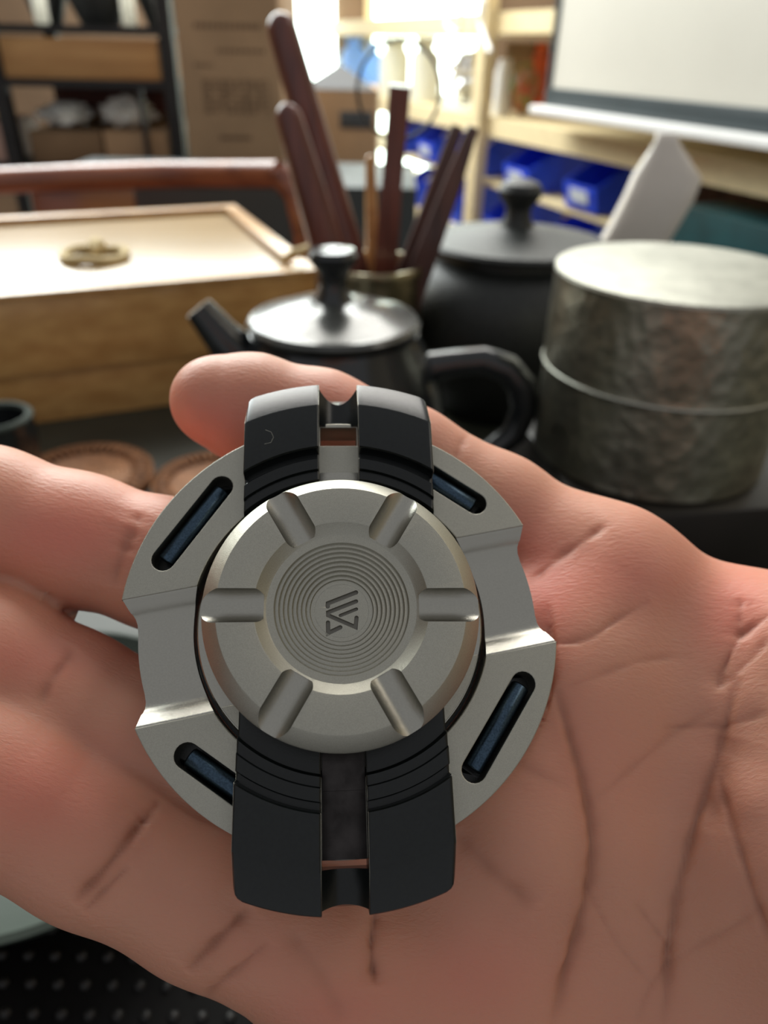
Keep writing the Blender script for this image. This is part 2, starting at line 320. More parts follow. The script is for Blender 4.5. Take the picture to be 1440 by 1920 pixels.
tool('wooden_pick', 'thin pale brown wooden pick between the thick stick and the square stick', 694, 290, .022, (.003, .016), [.003, .004, .0045, .0045, .004, .003], M['wood_light'], 8)
cl, dvec, _ = tool('strainer_loop', 'thin black wire loop on a stem rising above the tool holder', 735, 268, .030, (.006, .020), [.0009] * 4, M['blackmetal'], 8)
cc = at_y(748, 170, hc.y + .030) - Vector(cl.location); rr_ = (at_y(826, 170, hc.y + .03) - at_y(748, 170, hc.y + .03)).length; rv = (at_y(748, 74, hc.y + .03) - at_y(748, 170, hc.y + .03)).length
tube('loop', [cc + Vector((rr_ * math.cos(a), .002 * math.sin(a), rv * math.sin(a))) for a in [2 * pi * i / 48 for i in range(49)]], .0010, M['blackmetal'], cl, 8, False)

# small black cup at the left
cpos = at_h(-12, 782, .045)
cup = empty('tea_cup', (cpos.x, cpos.y, 0), 'small black tea cup with grey rim at the left edge', 'cup')
lathe('body', [(0, 0), (.010, 0), (.0125, .001), (.0185, .016), (.0205, .032), (.0200, .0445), (.0165, .0445), (.0165, .034), (.015, .018), (.008, .006), (0, .005)], M['glaze'], cup, 64)
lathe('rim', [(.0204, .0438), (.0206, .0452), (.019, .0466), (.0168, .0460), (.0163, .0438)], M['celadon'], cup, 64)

# rattan coasters
def coaster(px, py, r, label, tilt):
    c = at_h(px, py, .004); e = empty('rattan_coaster', (c.x, c.y, 0), label, 'coaster', 'rattan coasters')
    lathe('base_disc', [(0, .0004), (r * .96, .0004), (r * .96, .0022), (0, .0022)], M['coaster_dark'], e, 64)
    lathe('rim', [(r * .955, .001), (r * .99, .0005), (r, .003), (r * .99, .0065), (r * .97, .0072), (r * .955, .006), (r * .95, .003)], M['coaster'], e, 72)
    vs, fs = [], []; n = 46
    for i in range(n):
        a = 2 * pi * i / n; d = Vector((math.cos(a), math.sin(a), 0))
        tube_data([d * r * .70 + Vector((0, 0, .0062)), d * r * .82 + Vector((0, 0, .0072)), d * r * .965 + Vector((0, 0, .0062))], r * .027, 6, True, vs=vs, fs=fs)
    o = link('rib_ring', pm('rib_ring', vs, fs), M['coaster'], e); o['kind'] = 'stuff'
    for q in (.70, .63, .56, .49, .42, .35, .28, .21, .14, .07): lathe('woven_ring', [(r * (q - .05), .002), (r * (q - .03), .0045), (r * q, .005), (r * (q + .03), .0045), (r * (q + .05), .002)], M['coaster'], e, 48)
coaster(160, 893, .0395, 'round rattan coaster beside the black cup', 0)
coaster(402, 905, .036, 'round rattan coaster peeking out under the index fingertip', 0)

# black tray with studs, celadon dish
tl = at_h(-260, 1990, .004); tr2 = at_h(430, 1860, .012)
dc = at_h(60, 1420, .030); dr_ = (at_h(60, 1752, .030) - dc).length
tray = empty('tea_tray', (-.115, .105, 0), 'black studded tea tray under the pale dish, bottom left', 'tray')
def tchild(o): return child(o, tray)
X0, X1, Y0, Y1 = -.23, .02, -.02, .235
tchild(abox('tray_floor', X0, X1, Y0, Y1, .0005, .004, M['tray'], None, .0008))
for a in ((X0, X1, Y0, Y0 + .006), (X0, X1, Y1 - .006, Y1), (X0, X0 + .006, Y0 + .006, Y1 - .006), (X1 - .006, X1, Y0 + .006, Y1 - .006)): tchild(abox('tray_rim', *a, .004, .014, M['tray'], None, .0015))
bm = bmesh.new(); nst_ = 0
sv, sf = [], []
for i in range(int((X1 - X0 - .02) / .0075)):
    for j in range(int((Y1 - Y0 - .02) / .0075)):
        cx_, cy_ = X0 + .012 + i * .0075 + (j % 2) * .0037, Y0 + .012 + j * .0075
        b0 = len(sv)
        for (r_, z_) in ((.0017, .004), (.0013, .0052)):
            for q in range(6): sv.append((cx_ + r_ * math.cos(q * pi / 3) + .115, cy_ + r_ * math.sin(q * pi / 3) - .105, z_))
        sf += [(b0 + q, b0 + (q + 1) % 6, b0 + 6 + (q + 1) % 6, b0 + 6 + q) for q in range(6)] + [tuple(b0 + 6 + q for q in range(6))]
o = link('stud_field', pm('stud_field', sv, sf), M['stud'], tray); o['kind'] = 'stuff'
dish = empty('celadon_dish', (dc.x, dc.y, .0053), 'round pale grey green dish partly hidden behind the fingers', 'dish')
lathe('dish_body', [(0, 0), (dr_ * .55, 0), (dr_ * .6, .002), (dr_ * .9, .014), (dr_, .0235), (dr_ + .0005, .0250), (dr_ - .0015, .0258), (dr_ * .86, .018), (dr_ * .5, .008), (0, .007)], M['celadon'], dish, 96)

# white pouch on the table, behind the canister
wp = at_y(1196, 420, .64); PY = .64
def pch(x, y, o=0): return at_y(x, y, PY + o)
pb = empty('white_pouch', (wp.x, PY, 0), 'upright white gusseted pouch with pinched top behind the clay pot', 'pouch')
sec = [(0.0, .027, .020, -.034), (.04, .027, .020, -.020), (.08, .0265, .020, -.006), (.10, .026, .020, .002), (.128, .0265, .018, .012), (.142, .026, .014, .015), (.156, .016, .009, .012), (.166, .009, .004, .010), (.172, .008, .002, .009)]
vs, fs = [], []
for z, hx, hy, ox in sec:
    for q in range(24):
        a = 2 * pi * q / 24; ca_, sa_ = math.cos(a), math.sin(a); f_ = 1 / max(abs(ca_), abs(sa_)) ** .75
        vs.append((ox + hx * ca_ * f_, hy * sa_ * f_, z))
for j in range(len(sec) - 1):
    for q in range(24): fs.append((j * 24 + q, j * 24 + (q + 1) % 24, j * 24 + 24 + (q + 1) % 24, j * 24 + 24 + q))
fs.append(tuple(range(24))[::-1]); fs.append(tuple((len(sec) - 1) * 24 + q for q in range(24)))
o = link('pouch_body', fixn(pm('pouch_body', vs, fs)), M['bagwhite'], pb); o.rotation_euler = (0, 0, R(-12)); o.location = (0, 0, .0004)

# ------------------------------------------------------------------ CHAIR behind the table
chr_ = empty('wooden_chair', (-.45, .97, -.76), 'reddish wooden armchair with curved top rail beyond the bamboo box', 'chair')
CYY = 1.02
rail = [at_y(-330, 352, CYY + .02), at_y(-160, 343, CYY + .05), at_y(0, 340, CYY + .06), at_y(150, 333, CYY + .065), at_y(300, 328, CYY + .06), at_y(430, 327, CYY + .04), at_y(525, 327, CYY)]
child(tube('top_rail', rail, [.017] * 7, M['chair'], None, 16, True, (1, 1)), chr_)
e0 = rail[-1]; child(tube('arm_post', [e0, e0 + Vector((.022, -.012, -.022)), e0 + Vector((.032, -.02, -.07)), e0 + Vector((.028, -.02, -.16)), e0 + Vector((.02, -.02, -.36)), e0 + Vector((.02, -.02, -.86))], [.016, .017, .016, .015, .015, .016], M['chair'], None, 14), chr_)
e1 = rail[0]; child(tube('arm_post', [e1, e1 + Vector((-.01, -.01, -.05)), e1 + Vector((-.01, -.02, -.36)), e1 + Vector((-.01, -.02, -.86))], [.016, .015, .015, .016], M['chair'], None, 14), chr_)
child(box('back_splat', at_y(150, 333, CYY + .065) + Vector((0, .0, -.21)), (.07, 0, 0), (0, .006, 0), (0, 0, .2), M['chair'], None, .003), chr_)
child(abox('seat', -.80, -.05, .82, 1.22, -.36, -.32, M['chair'], None, .008), chr_)
for x in (-.76, -.16): child(abox('leg', x - .02, x + .02, 1.16, 1.20, -.76, -.36, M['chair']), chr_)

# ------------------------------------------------------------------ LEFT RACK
RK = Pl((0, 1.75, 0), pi / 2)   # along = +x
rack = empty('storage_rack', (-.9, 1.9, -.76), 'black metal storage rack at the left with crates and boxes', 'rack')
def rpx(x, y, off=0): return RK.sh(x, y, off)
sx = lambda x, y=200: RK.sh(x, y)[0]
sh_ = lambda y, x=160: RK.sh(x, y)[1]
rx1, rx0 = sx(330, 250), sx(15, 250)
for a in (rx0, rx1):
    for of in (0, -.32): child(RK.box('post', a - .014, a + .014, -.76, .42, of, .028, M['blackmetal']), rack)
hs = [sh_(47), sh_(150), sh_(306)]; hs[2] = sh_(310); hs0 = -.45
for h in hs + [hs0]: child(RK.box('shelf_board', rx0 - .25, rx1 + .012, h - .014, h, -.001, .345, M['blackmetal']), rack)
child(RK.box('brace', sx(268) - .005, sx(268) + .005, hs[2], hs[1] - .014, .012, .01, M['blackmetal']), rack)
def thing_box(pl, name, label, cat, a0, a1, h0, h1, off, dep, m, grp=None, bev=.002):
    o = pl.box(name, a0, a1, h0, h1, off, dep, m, None, bev); return tag(o, label, cat, grp)
g = .0006
cr = empty('plywood_crate', RK.P((rx0 + rx1) / 2, -.15, hs[1] + g), 'light plywood crate on the upper board of the black rack', 'crate')
child(RK.box('crate_front', rx0 + .018, rx1 - .018, hs[1] + g, hs[0] - .022, -.005, .012, M['crate'], None, .002), cr)
for a in (rx0 + .018, rx1 - .03): child(RK.box('crate_side', a, a + .012, hs[1] + g, hs[0] - .022, -.018, .24, M['crate']), cr)
child(RK.box('crate_floor', rx0 + .031, rx1 - .031, hs[1] + g, hs[1] + .01, -.018, .24, M['crate']), cr)
thing_box(RK, 'maroon_box', 'dark maroon box lying under the plywood crate on the rack', 'box', sx(40), sx(318), hs[2] + .09, sh_(178), -.20, .10, M['maroon'])
tag(RK.box('maroon_box_stand', sx(60), sx(300), hs[2] + g, hs[2] + .0885, -.21, .08, M['carton_dark']), 'low dull carton carrying the maroon box on the rack', 'box')
thing_box(RK, 'cardboard_box', 'left open cardboard box on the rack, half covered by a clear bag', 'box', sx(38), sx(176), hs[2] + g, sh_(248), -.01, .16, M['carton_dark'])
thing_box(RK, 'cardboard_box', 'right cardboard box on the rack, under the bright crumpled bag', 'box', sx(182), sx(304), hs[2] + g, sh_(246), -.01, .16, M['carton'])
def blob(name, label, cat, c, r, m, seed, amp=.35, grp=None, sub=4):
    bm = bmesh.new(); bmesh.ops.create_icosphere(bm, subdivisions=sub, radius=1)
    for v in bm.verts:
        k_ = 1 + amp * (noise.turbulence(v.co * 2.2 + Vector((seed, 0, 0)), 3, True) - .6); v.co = Vector((v.co.x * r[0] * k_, v.co.y * r[1] * k_, v.co.z * r[2] * k_))
    mz = min(v.co.z for v in bm.verts)
    for v in bm.verts: v.co.z -= mz
    me = bpy.data.meshes.new(name); bm.to_mesh(me); bm.free(); o = link(name, me, m); o.location = c; autosmooth(o, 25); return tag(o, label, cat, grp)
t0 = sh_(248)
blob('plastic_bag', 'crumpled clear plastic bag lying on the left cardboard box', 'bag', RK.P(sx(92), -.09, t0 + .002), (.058, .06, .024), M['clearbag'], 1, .6)
blob('plastic_bag', 'brightest crumpled clear bag lying on the right cardboard box', 'bag', RK.P(sx(212), -.09, sh_(246) + .002), (.058, .06, .032), M['clearbag'], 5, .6)
blob('plastic_bag', 'small white bag at the right end of the rack shelf', 'bag', RK.P(sx(310) + .022, -.12, hs[2] + .002), (.02, .05, .05), M['clearbag'], 8, .6)
# pots and hanging bright things on top
H0 = hs[0]
def jar(name, label, cat, loc, prof, m, grp=None):
    o = lathe(name, prof, m, None, 40, loc); return tag(o, label, cat, grp)
for i, (x, r_, lb) in enumerate(((30, .045, 'dark round pot at the left end of the rack top'), (135, .066, 'wide dark pot in the middle of the rack top'), (262, .050, 'dark pot at the right end of the rack top'))):
    jar('dark_pot', lb, 'pot', RK.P(sx(x, 20), -.16, H0 + g), [(0, 0), (r_ * .6, 0), (r_ * .95, .05), (r_, .10), (r_ * .85, .16), (r_ * .8, .16), (r_ * .9, .10), (0, .02)], M['matte_pot'], 'dark pots on the rack top')
for i, (x, lb) in enumerate(((65, 'bright glass vial between the left and the wide dark pots'), (232, 'larger bright glass vial beside the wide dark pot'), (296, 'bright glass vial at the right end of the rack top'))):
    jar('glass_vial', lb, 'bottle', RK.P(sx(x, 20), -.03, H0 + g), [(0, 0), (.012, 0), (.014, .004), (.014, .06), (.006, .075), (.006, .09), (0, .09)], M['milk'], 'glass vials on the rack top')
# pinkish roll at far left below
tag(RK.box('pink_carton', sx(-60), rx0 - .022, hs[2] + g, sh_(235), -.02, .2, mat('pinkish_carton', srgb(196, 164, 150), .7, 0, 8, .1), None, .002), 'pinkish pale carton at the very left edge of the rack', 'box')

# ------------------------------------------------------------------ TALL CARTONS
CP = Pl((0, 1.60, 0), pi / 2)
ca0, ca1 = CP.sh(350, 250)[0], CP.sh(532, 250)[0]
tall = empty('tall_carton', CP.P((ca0 + ca1) / 2, -.15, -.76), 'tall brown cardboard carton with faint printed form beside the rack', 'carton')
child(CP.box('carton_body', ca0, ca1, -.7595, .42, 0, .30, M['carton'], None, .004), tall)
hh = lambda y: CP.sh(440, y)[1]; aa = lambda x: CP.sh(x, 200)[0]
def prt(x0, x1, y0, y1): child(CP.box('print_line', aa(x0), aa(x1), hh(y1), hh(y0), .0006, .0007, M['print']), tall)
for (x0, x1, y0, y1) in ((378, 500, 44, 54), (415, 505, 92, 99), (372, 405, 120, 126)): 
    xx = x0
    while xx < x1: prt(xx, min(xx + 7, x1), y0, y1); xx += 10
for yy in range(150, 215, 11):
    prt(385, 505, yy, yy + 1.5)
    for xx in range(388, 500, 14):
        if random.random() < .75: prt(xx, xx + 8, yy + 3, yy + 8)
for xx in (385, 425, 465, 505): prt(xx - 1, xx + 1, 150, 216)
child(CP.box('tape_strip', (ca0 + ca1) / 2 - .03, (ca0 + ca1) / 2 + .03, hh(262), hh(255), .0006, .0007, M['print']), tall)
C2 = Pl((0, 1.95, 0), pi / 2)
b0, b1 = C2.sh(566, 250)[0], C2.sh(706, 250)[0]; hb = C2.sh(640, 168)[1]
c2 = empty('open_carton', C2.P((b0 + b1) / 2, -.15, -.76), 'brown carton with dark hand hole and raised dark flap behind the tools', 'carton')
child(C2.box('carton_body', b0, b1, -.7595, hb, 0, .3, M['carton'], None, .004), c2)
hole = C2.P(C2.sh(668, 225)[0], .0005, C2.sh(668, 225)[1])
child(box('hand_hole', hole, (.038, 0, 0), (0, .0008, 0), (0, 0, .018), mat('slate_hole', srgb(72, 78, 84), .6, 0, 20, .1), None, .0007), c2)
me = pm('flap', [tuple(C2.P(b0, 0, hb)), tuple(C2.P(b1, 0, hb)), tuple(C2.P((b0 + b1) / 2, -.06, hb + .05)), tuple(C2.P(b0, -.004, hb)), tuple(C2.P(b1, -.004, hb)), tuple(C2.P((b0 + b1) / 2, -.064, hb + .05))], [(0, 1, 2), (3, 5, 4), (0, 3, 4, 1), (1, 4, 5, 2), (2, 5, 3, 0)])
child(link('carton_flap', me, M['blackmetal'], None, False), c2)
# low dark cabinet seen between box lid and tools
tag(box('dark_cabinet', (-.26, 1.38, -.36), (.30, 0, 0), (0, .14, 0), (0, 0, .399), mat('slate_cabinet', srgb(52, 60, 62), .5, 0, 6, .15), None, .004), 'low slate grey cabinet behind the chair, seen past the bamboo lid', 'cabinet')

# ------------------------------------------------------------------ WINDOW in the back wall
WY = 3.58
wa = at_y(556, 60, WY); wb = at_y(628, 60, WY)
wn = empty('window_1', (wa.x, WY, .2)); struct(wn)
child(abox('window_pane', wa.x, wb.x, WY, WY + .012, -.10, .75, M['pane']), wn)
child(abox('window_frame', wa.x - .05, wa.x - .001, WY - .012, WY + .012, -.15, .80, M['cream']), wn)
wn2 = empty('window_2', (.2, WY, .2)); struct(wn2)
xa, xb = at_y(700, 200, WY).x, at_y(905, 100, WY).x
child(abox('window_pane', xa, xb, WY, WY + .012, -.42, .75, M['pane']), wn2)
child(abox('window_frame', xa - .035, xa - .001, WY - .012, WY + .012, -.45, .80, M['cream']), wn2)
child(abox('window_frame', xb + .001, xb + .035, WY - .012, WY + .012, -.45, .80, M['cream']), wn2)

# ------------------------------------------------------------------ RIGHT SHELVING (runs away from the camera)
hd = math.atan2(ray(86, 88).x, ray(86, 88).y)
dS = ray(1440, 300); OS = CAM + dS * ((-.145) / dS.z)
SH = Pl(OS, hd)
s = lambda x, y: SH.sh(x, y)[0]
hA = SH.sh(800, 200)[1]; hB = SH.sh(760, 40)[1]; hAt = .026
hA = SH.sh(1100, 252)[1]
shelf = empty('wooden_shelving', SH.P(.4, -.15, -.76), 'cream painted wooden shelving unit running along the right side', 'shelving')
a_n, a_f = -.45, s(575, 30)
DPT = .36
# board fronts
def board(h, th): child(SH.box('shelf_board', a_n, a_f, h - th, h, 0, DPT, M['cream']), shelf)
hB = SH.sh(780, 62)[1] + .042; hC = hA - .30; hM = hA - .155
print('shelf', a_n, a_f, hA, hB)
board(hA, .045); board(hB, .045); board(hC, .03)
for i, x in enumerate((912,)):
    a = s(x, 200); child(SH.box('post', a - .024, a + .024, -.76, .5, .032, .031, M['cream']), shelf)
for a in (a_n, a_f - .03): child(SH.box('post', a, a + .03, -.76, .5, .032, .031, M['cream']), shelf); child(SH.box('post', a, a + .03, -.76, .5, -DPT, .03, M['cream']), shelf)
child(SH.box('back_panel', s(1290, 330) - .5, s(1180, 330), -.76, hA - .046, -.18, .01, M['dark_inside']), shelf)
child(SH.box('back_panel', a_n, s(940, 100), hA + .001, .45, -.30, .01, M['wall_dark']), shelf)
# bottles on board A
def bprof(r, h, neck): return [(0, 0), (r * .9, 0), (r, .004), (r, h * .68), (r * .85, h * .76), (neck, h * .82), (neck, h * .9), (neck * 1.25, h * .9), (neck * 1.25, h), (0, h)]
def bottle(xpx, ytop, rpx_, m, lb, off, neck=.4, grp='bottles on the upper shelf'):
    a, h = SH.sh(xpx, ytop, off); p0 = SH.P(a, off, hA + g); z = (p0 - CAM).dot(_f); r = rpx_ / FPX * z; h = min(h, hB - .052)
    o = jar('plastic_bottle', lb, 'bottle', p0, bprof(r, h - hA, r * neck), m, grp)
bottle(742, 60, 27, M['milk'], 'left of the two bright white bottles on the upper shelf', -.07, .7)
bottle(800, 66, 27, M['milk'], 'right of the two bright white bottles on the upper shelf', -.07, .55)
bottle(663, 66, 22, M['bluebottle'], 'pale blue bottle left of the white ones on the upper shelf', -.09, .5)
bottle(700, 80, 16, M['bluebottle'], 'slim pale blue bottle next to the white bottles', -.16, .5)
bottle(632, 110, 15, M['milk'], 'small white bottle at the far left end of the upper shelf', -.06, .5)
def onshelf(x, off, h=None): a = SH.sh(x, 150, off)[0]; return SH.P(a, off, (hA if h is None else h) + g)
blob('foil_bag', 'crumpled silver foil bag right of the white bottles', 'bag', onshelf(880, -.10), (.06, .06, .07), M['foil'], 3, .6)
thing_box(SH, 'brown_box', 'dull brown box behind the foil bag on the upper shelf', 'box', s(872, 90), s(830, 90), hA + g, hB - .06, -.205, .06, M['carton_dark'])
blob('snack_bag', 'orange and green snack bag on the shelf beside the white board', 'bag', onshelf(985, -.10), (.035, .05, .065), M['green'], 11, .4)
blob('snack_bag', 'orange topped bag behind the green snack bag', 'bag', onshelf(1012, -.215), (.035, .03, .085), M['orange'], 15, .4)
jar('clear_jar', 'white jar left of the snack bags on the shelf', 'jar', onshelf(945, -.06), [(0, 0), (.022, 0), (.024, .01), (.024, .10), (.018, .115), (.018, .13), (0, .13)], M['white'])
# blue bins, two tiers
child(SH.box('bin_rail', s(1165, 300), a_f - .05, hM - .014, hM - .002, -.015, .22, M['cream']), shelf)
def bin_(a, h, wd, ht, dp, label, off=-.01):
    e = empty('storage_bin', SH.P(a, off, h), label, 'bin', 'blue open-front bins')
    def q(A, H, O): return SH.P(a + A, off + O, h + H)
    def panel(name, pts, th, m):
        n_ = (pts[1] - pts[0]).cross(pts[2] - pts[0]).normalized() * th; k_ = len(pts)
        o = link(name, fixn(pm(name, list(pts) + [p + n_ for p in pts], [tuple(range(k_)), tuple(range(k_, 2 * k_))] + [(i, (i + 1) % k_, k_ + (i + 1) % k_, k_ + i) for i in range(k_)])), m, None, False); return child(o, e)
    W_ = wd / 2
    panel('bin_floor', [q(-W_, 0, 0), q(W_, 0, 0), q(W_, 0, -dp), q(-W_, 0, -dp)], .002, M['bluebin'])
    panel('bin_back', [q(-W_, 0, -dp), q(W_, 0, -dp), q(W_, ht, -dp), q(-W_, ht, -dp)], .002, M['bluebin'])
    for sg in (-1, 1): panel('bin_side', [q(sg * W_, 0, 0), q(sg * W_, ht * .5, .012), q(sg * W_, ht, -dp * .45), q(sg * W_, ht, -dp), q(sg * W_, 0, -dp)], .0025, M['blue'])
    panel('bin_front', [q(-W_, 0, .0), q(W_, 0, .0), q(W_, ht * .5, .012), q(-W_, ht * .5, .012)], .003, M['blue'])
    panel('bin_label', [q(-W_ * .55, ht * .14, .0078), q(W_ * .55, ht * .14, .0078), q(W_ * .55, ht * .42, .0148), q(-W_ * .55, ht * .42, .0148)], .0006, M['label'])
xs_top = [1092, 968, 868, 795, 735]
nm = ['nearest', 'second nearest', 'third nearest', 'fourth nearest', 'farthest']
for i, x in enumerate(xs_top):
    a = s(x, 320); wd = .125
    bin_(a, hM + .004, wd, .100, .17, nm[i] + ' blue bin of the upper row under the shelf')
for x, lb in ((868, 'white bag standing in the third nearest upper blue bin'), (795, 'white bag standing in the fourth nearest upper blue bin'), (735, 'white bag standing in the farthest upper blue bin')):
    blob('white_bag', lb, 'bag', SH.P(s(x, 320), -.095, hM + .0085), (.036, .045, .048), M['milk'], x, .3, 'white bags in the blue bins', 3)
for x, lb in ((835, 'white bag standing in the third nearest lower blue bin'), (765, 'white bag standing in the farthest lower blue bin')):
    blob('white_bag', lb, 'bag', SH.P(s(x, 400), -.095, hC + .0085), (.036, .045, .042), M['milk'], x, .3, 'white bags in the blue bins', 3)
xs_b = [1040, 925, 835, 765]
for i, x in enumerate(xs_b):
    bin_(s(x, 400), hC + .004, .125, .10, .17, (nm[i] if i < 3 else 'farthest') + ' blue bin of the lower row under the shelf')
blob('red_packet', 'small bright red packet left of the white pouch', 'packet', SH.P(s(1136, 340), .02, hM + .001) , (.012, .012, .026), M['red'], 2, .2, None, 3)
bpy.data.objects['red_packet'].location = SH.P(s(1128, 350), .06, hC + .001)
# teal and red clutter low at the right
thing_box(SH, 'teal_crate', 'dark teal plastic crate under the white board at the right edge', 'crate', s(1440, 400) - .25, s(1300, 400), hC + g, SH.sh(1400, 405)[1], .04, .13, M['teal'])
thing_box(SH, 'red_tin', 'small red tin beside the teal crate', 'tin', s(1292, 400), s(1262, 400), hC + g, SH.sh(1275, 385)[1], .04, .05, M['red'])
# white board with slate frame, ledge beneath
wbp = empty('white_board', SH.P(0, .06, hA), 'large white board with slate frame hanging in front of the shelves', 'board')
ov = .055
bA1 = SH.sh(1028, 120, ov)[0]; bA0 = bA1 - 1.05; bh0 = SH.sh(1015, 188, ov)[1]; bh0 = SH.sh(1200, 205, ov)[1]
child(SH.box('board_face', bA0, bA1 - .02, bh0 + .02, bh0 + .62, ov - .004, .012, M['board']), wbp)
child(SH.box('frame_bar', bA0, bA1, bh0 - .014, bh0 + .020, ov, .02, M['board_frame'], None, .002), wbp)
child(SH.box('frame_bar', bA1 - .02, bA1, bh0 + .0205, bh0 + .64, ov, .02, M['board_frame'], None, .002), wbp)
child(SH.box('frame_bar', bA0, bA1, bh0 + .6205, bh0 + .64, ov - .001, .018, M['board_frame'], None, .002), wbp)
child(SH.box('pen_ledge', bA0, bA1 + .01, bh0 - .030, bh0 - .0145, ov + .03, .05, M['white'], None, .003), wbp)
# white cable hanging
cb = [SH.hit(x, y, .065) for x, y in ((850, -60), (852, 0), (838, 28), (842, 52), (860, 60), (866, 20), (885, -20), (905, 0), (900, 40), (908, 70), (918, 98))]
def cr_(p, n=8):
    p = [2 * p[0] - p[1]] + p + [2 * p[-1] - p[-2]]; out = []
    for i in range(1, len(p) - 2):
        for k_ in range(n):
            t = k_ / n; a, b, c, d = p[i - 1:i + 3]; out.append(.5 * ((2 * b) + (c - a) * t + (2 * a - 5 * b + 4 * c - d) * t * t + (3 * b - 3 * c + d - a) * t ** 3))
    return out + [p[-2]]
tag(tube('white_cable', cr_(cb), .0065, M['white'], None, 10), 'looped white cable hanging in front of the shelf post', 'cable')
# ------------------------------------------------------------------ SPINNER (local units: mm)
T, PH, SS = .342, .011, -.069
SP = Vector((-5.319, -14.338, 91.777))
def sp_cam(vec):     # local -> camera (right, up, depth)
    u, v, w_ = vec; c, s = math.cos(PH), math.sin(PH); a, b = c * u - s * v, s * u + c * v
    x, y, z = a, b * math.cos(T) + w_ * math.sin(T), b * math.sin(T) - w_ * math.cos(T)
    return Vector((math.cos(SS) * x + math.sin(SS) * z, y, -math.sin(SS) * x + math.cos(SS) * z))
def c2w(v): return _r * v[0] + _u * v[1] + _f * v[2]
o0 = CAM + c2w(SP) * .001; ax = [c2w(sp_cam(e)) for e in ((1, 0, 0), (0, 1, 0), (0, 0, 1))]
sp = empty('fidget_spinner', (0, 0, 0), 'silver and black metal fidget spinner with round knob lying in the open hand', 'spinner')
S = .001
sp.matrix_world = Matrix(((ax[0].x * S, ax[1].x * S, ax[2].x * S, o0.x), (ax[0].y * S, ax[1].y * S, ax[2].y * S, o0.y), (ax[0].z * S, ax[1].z * S, ax[2].z * S, o0.z), (0, 0, 0, 1)))
# NB materials use object coordinates in mm here, so scale them
for k in ('ti', 'ti_side', 'black', 'shaded_steel', 'pin'):
    for n in M[k].node_tree.nodes:
        if n.type == 'TEX_NOISE': n.inputs['Scale'].default_value *= .001
        
def arc(r, a0, a1, n): return [(r * math.cos(R(a0 + (a1 - a0) * i / n)), r * math.sin(R(a0 + (a1 - a0) * i / n))) for i in range(n + 1)]
ROT = 10.0; HW = 7.3; RO, RI = 25.5, 17.35
def rot(p, a): c, s = math.cos(R(a)), math.sin(R(a)); return (c * p[0] - s * p[1], s * p[0] + c * p[1])
def slot(cx, cy, ang, hl, r, n=10):
    out = []
    for i in range(n + 1): a = -pi / 2 + pi * i / n; out.append((hl + r * math.cos(a), r * math.sin(a)))
    for i in range(n + 1): a = pi / 2 + pi * i / n; out.append((-hl + r * math.cos(a), r * math.sin(a)))
    return [(lambda q: (q[0] + cx, q[1] + cy))(rot(p, ang)) for p in out]
ring = empty('outer_ring', (0, 0, 0)); ring.parent = sp
WR = 4.93
def slots_for(side):
    L = []
    for a in ((45, 135) if side > 0 else (225, 315)):
        A = a + ROT; L.append((21.55 * math.cos(R(A)), 21.55 * math.sin(R(A)), A + 90))
    return L
ringobj = None
for side in (1, -1):
    a_o = math.degrees(math.asin(HW / RO)); a_i = math.degrees(math.asin(HW / RI)); b = 0 if side > 0 else 180
    lp = arc(RO, b + a_o, b + 180 - a_o, 96) + arc(RI, b + 180 - a_i, b + a_i, 64)
    lp = [rot(p, ROT) for p in lp]
    holes = [slot(x, y, a, 5.6, 1.38) for x, y, a in slots_for(side)]
    if side > 0: holes.append([(-2.3, 22.4), (2.3, 22.4), (2.3, 24.9), (-2.3, 24.9)])
    o = plate('ring_lobe', [lp] + holes, .9, WR, M['ti'], sp, bev=.13)
    for x, y, a in slots_for(side):
        c = math.cos(R(a)); s = math.sin(R(a))
        d = Vector((c, s, 0)); p0 = Vector((x, y, 3.6))
        tube('pin', [p0 - d * 5.55, p0 - d * 5.35, p0 + d * 5.35, p0 + d * 5.55], [.9, 1.1, 1.1, .9], M['pin'], sp, seg=28)
        plate('slot_floor', [slot(x, y, a, 5.7, 1.55)], 1.0, 1.6, M['black'], sp)
bpy.data.objects.remove(ring)
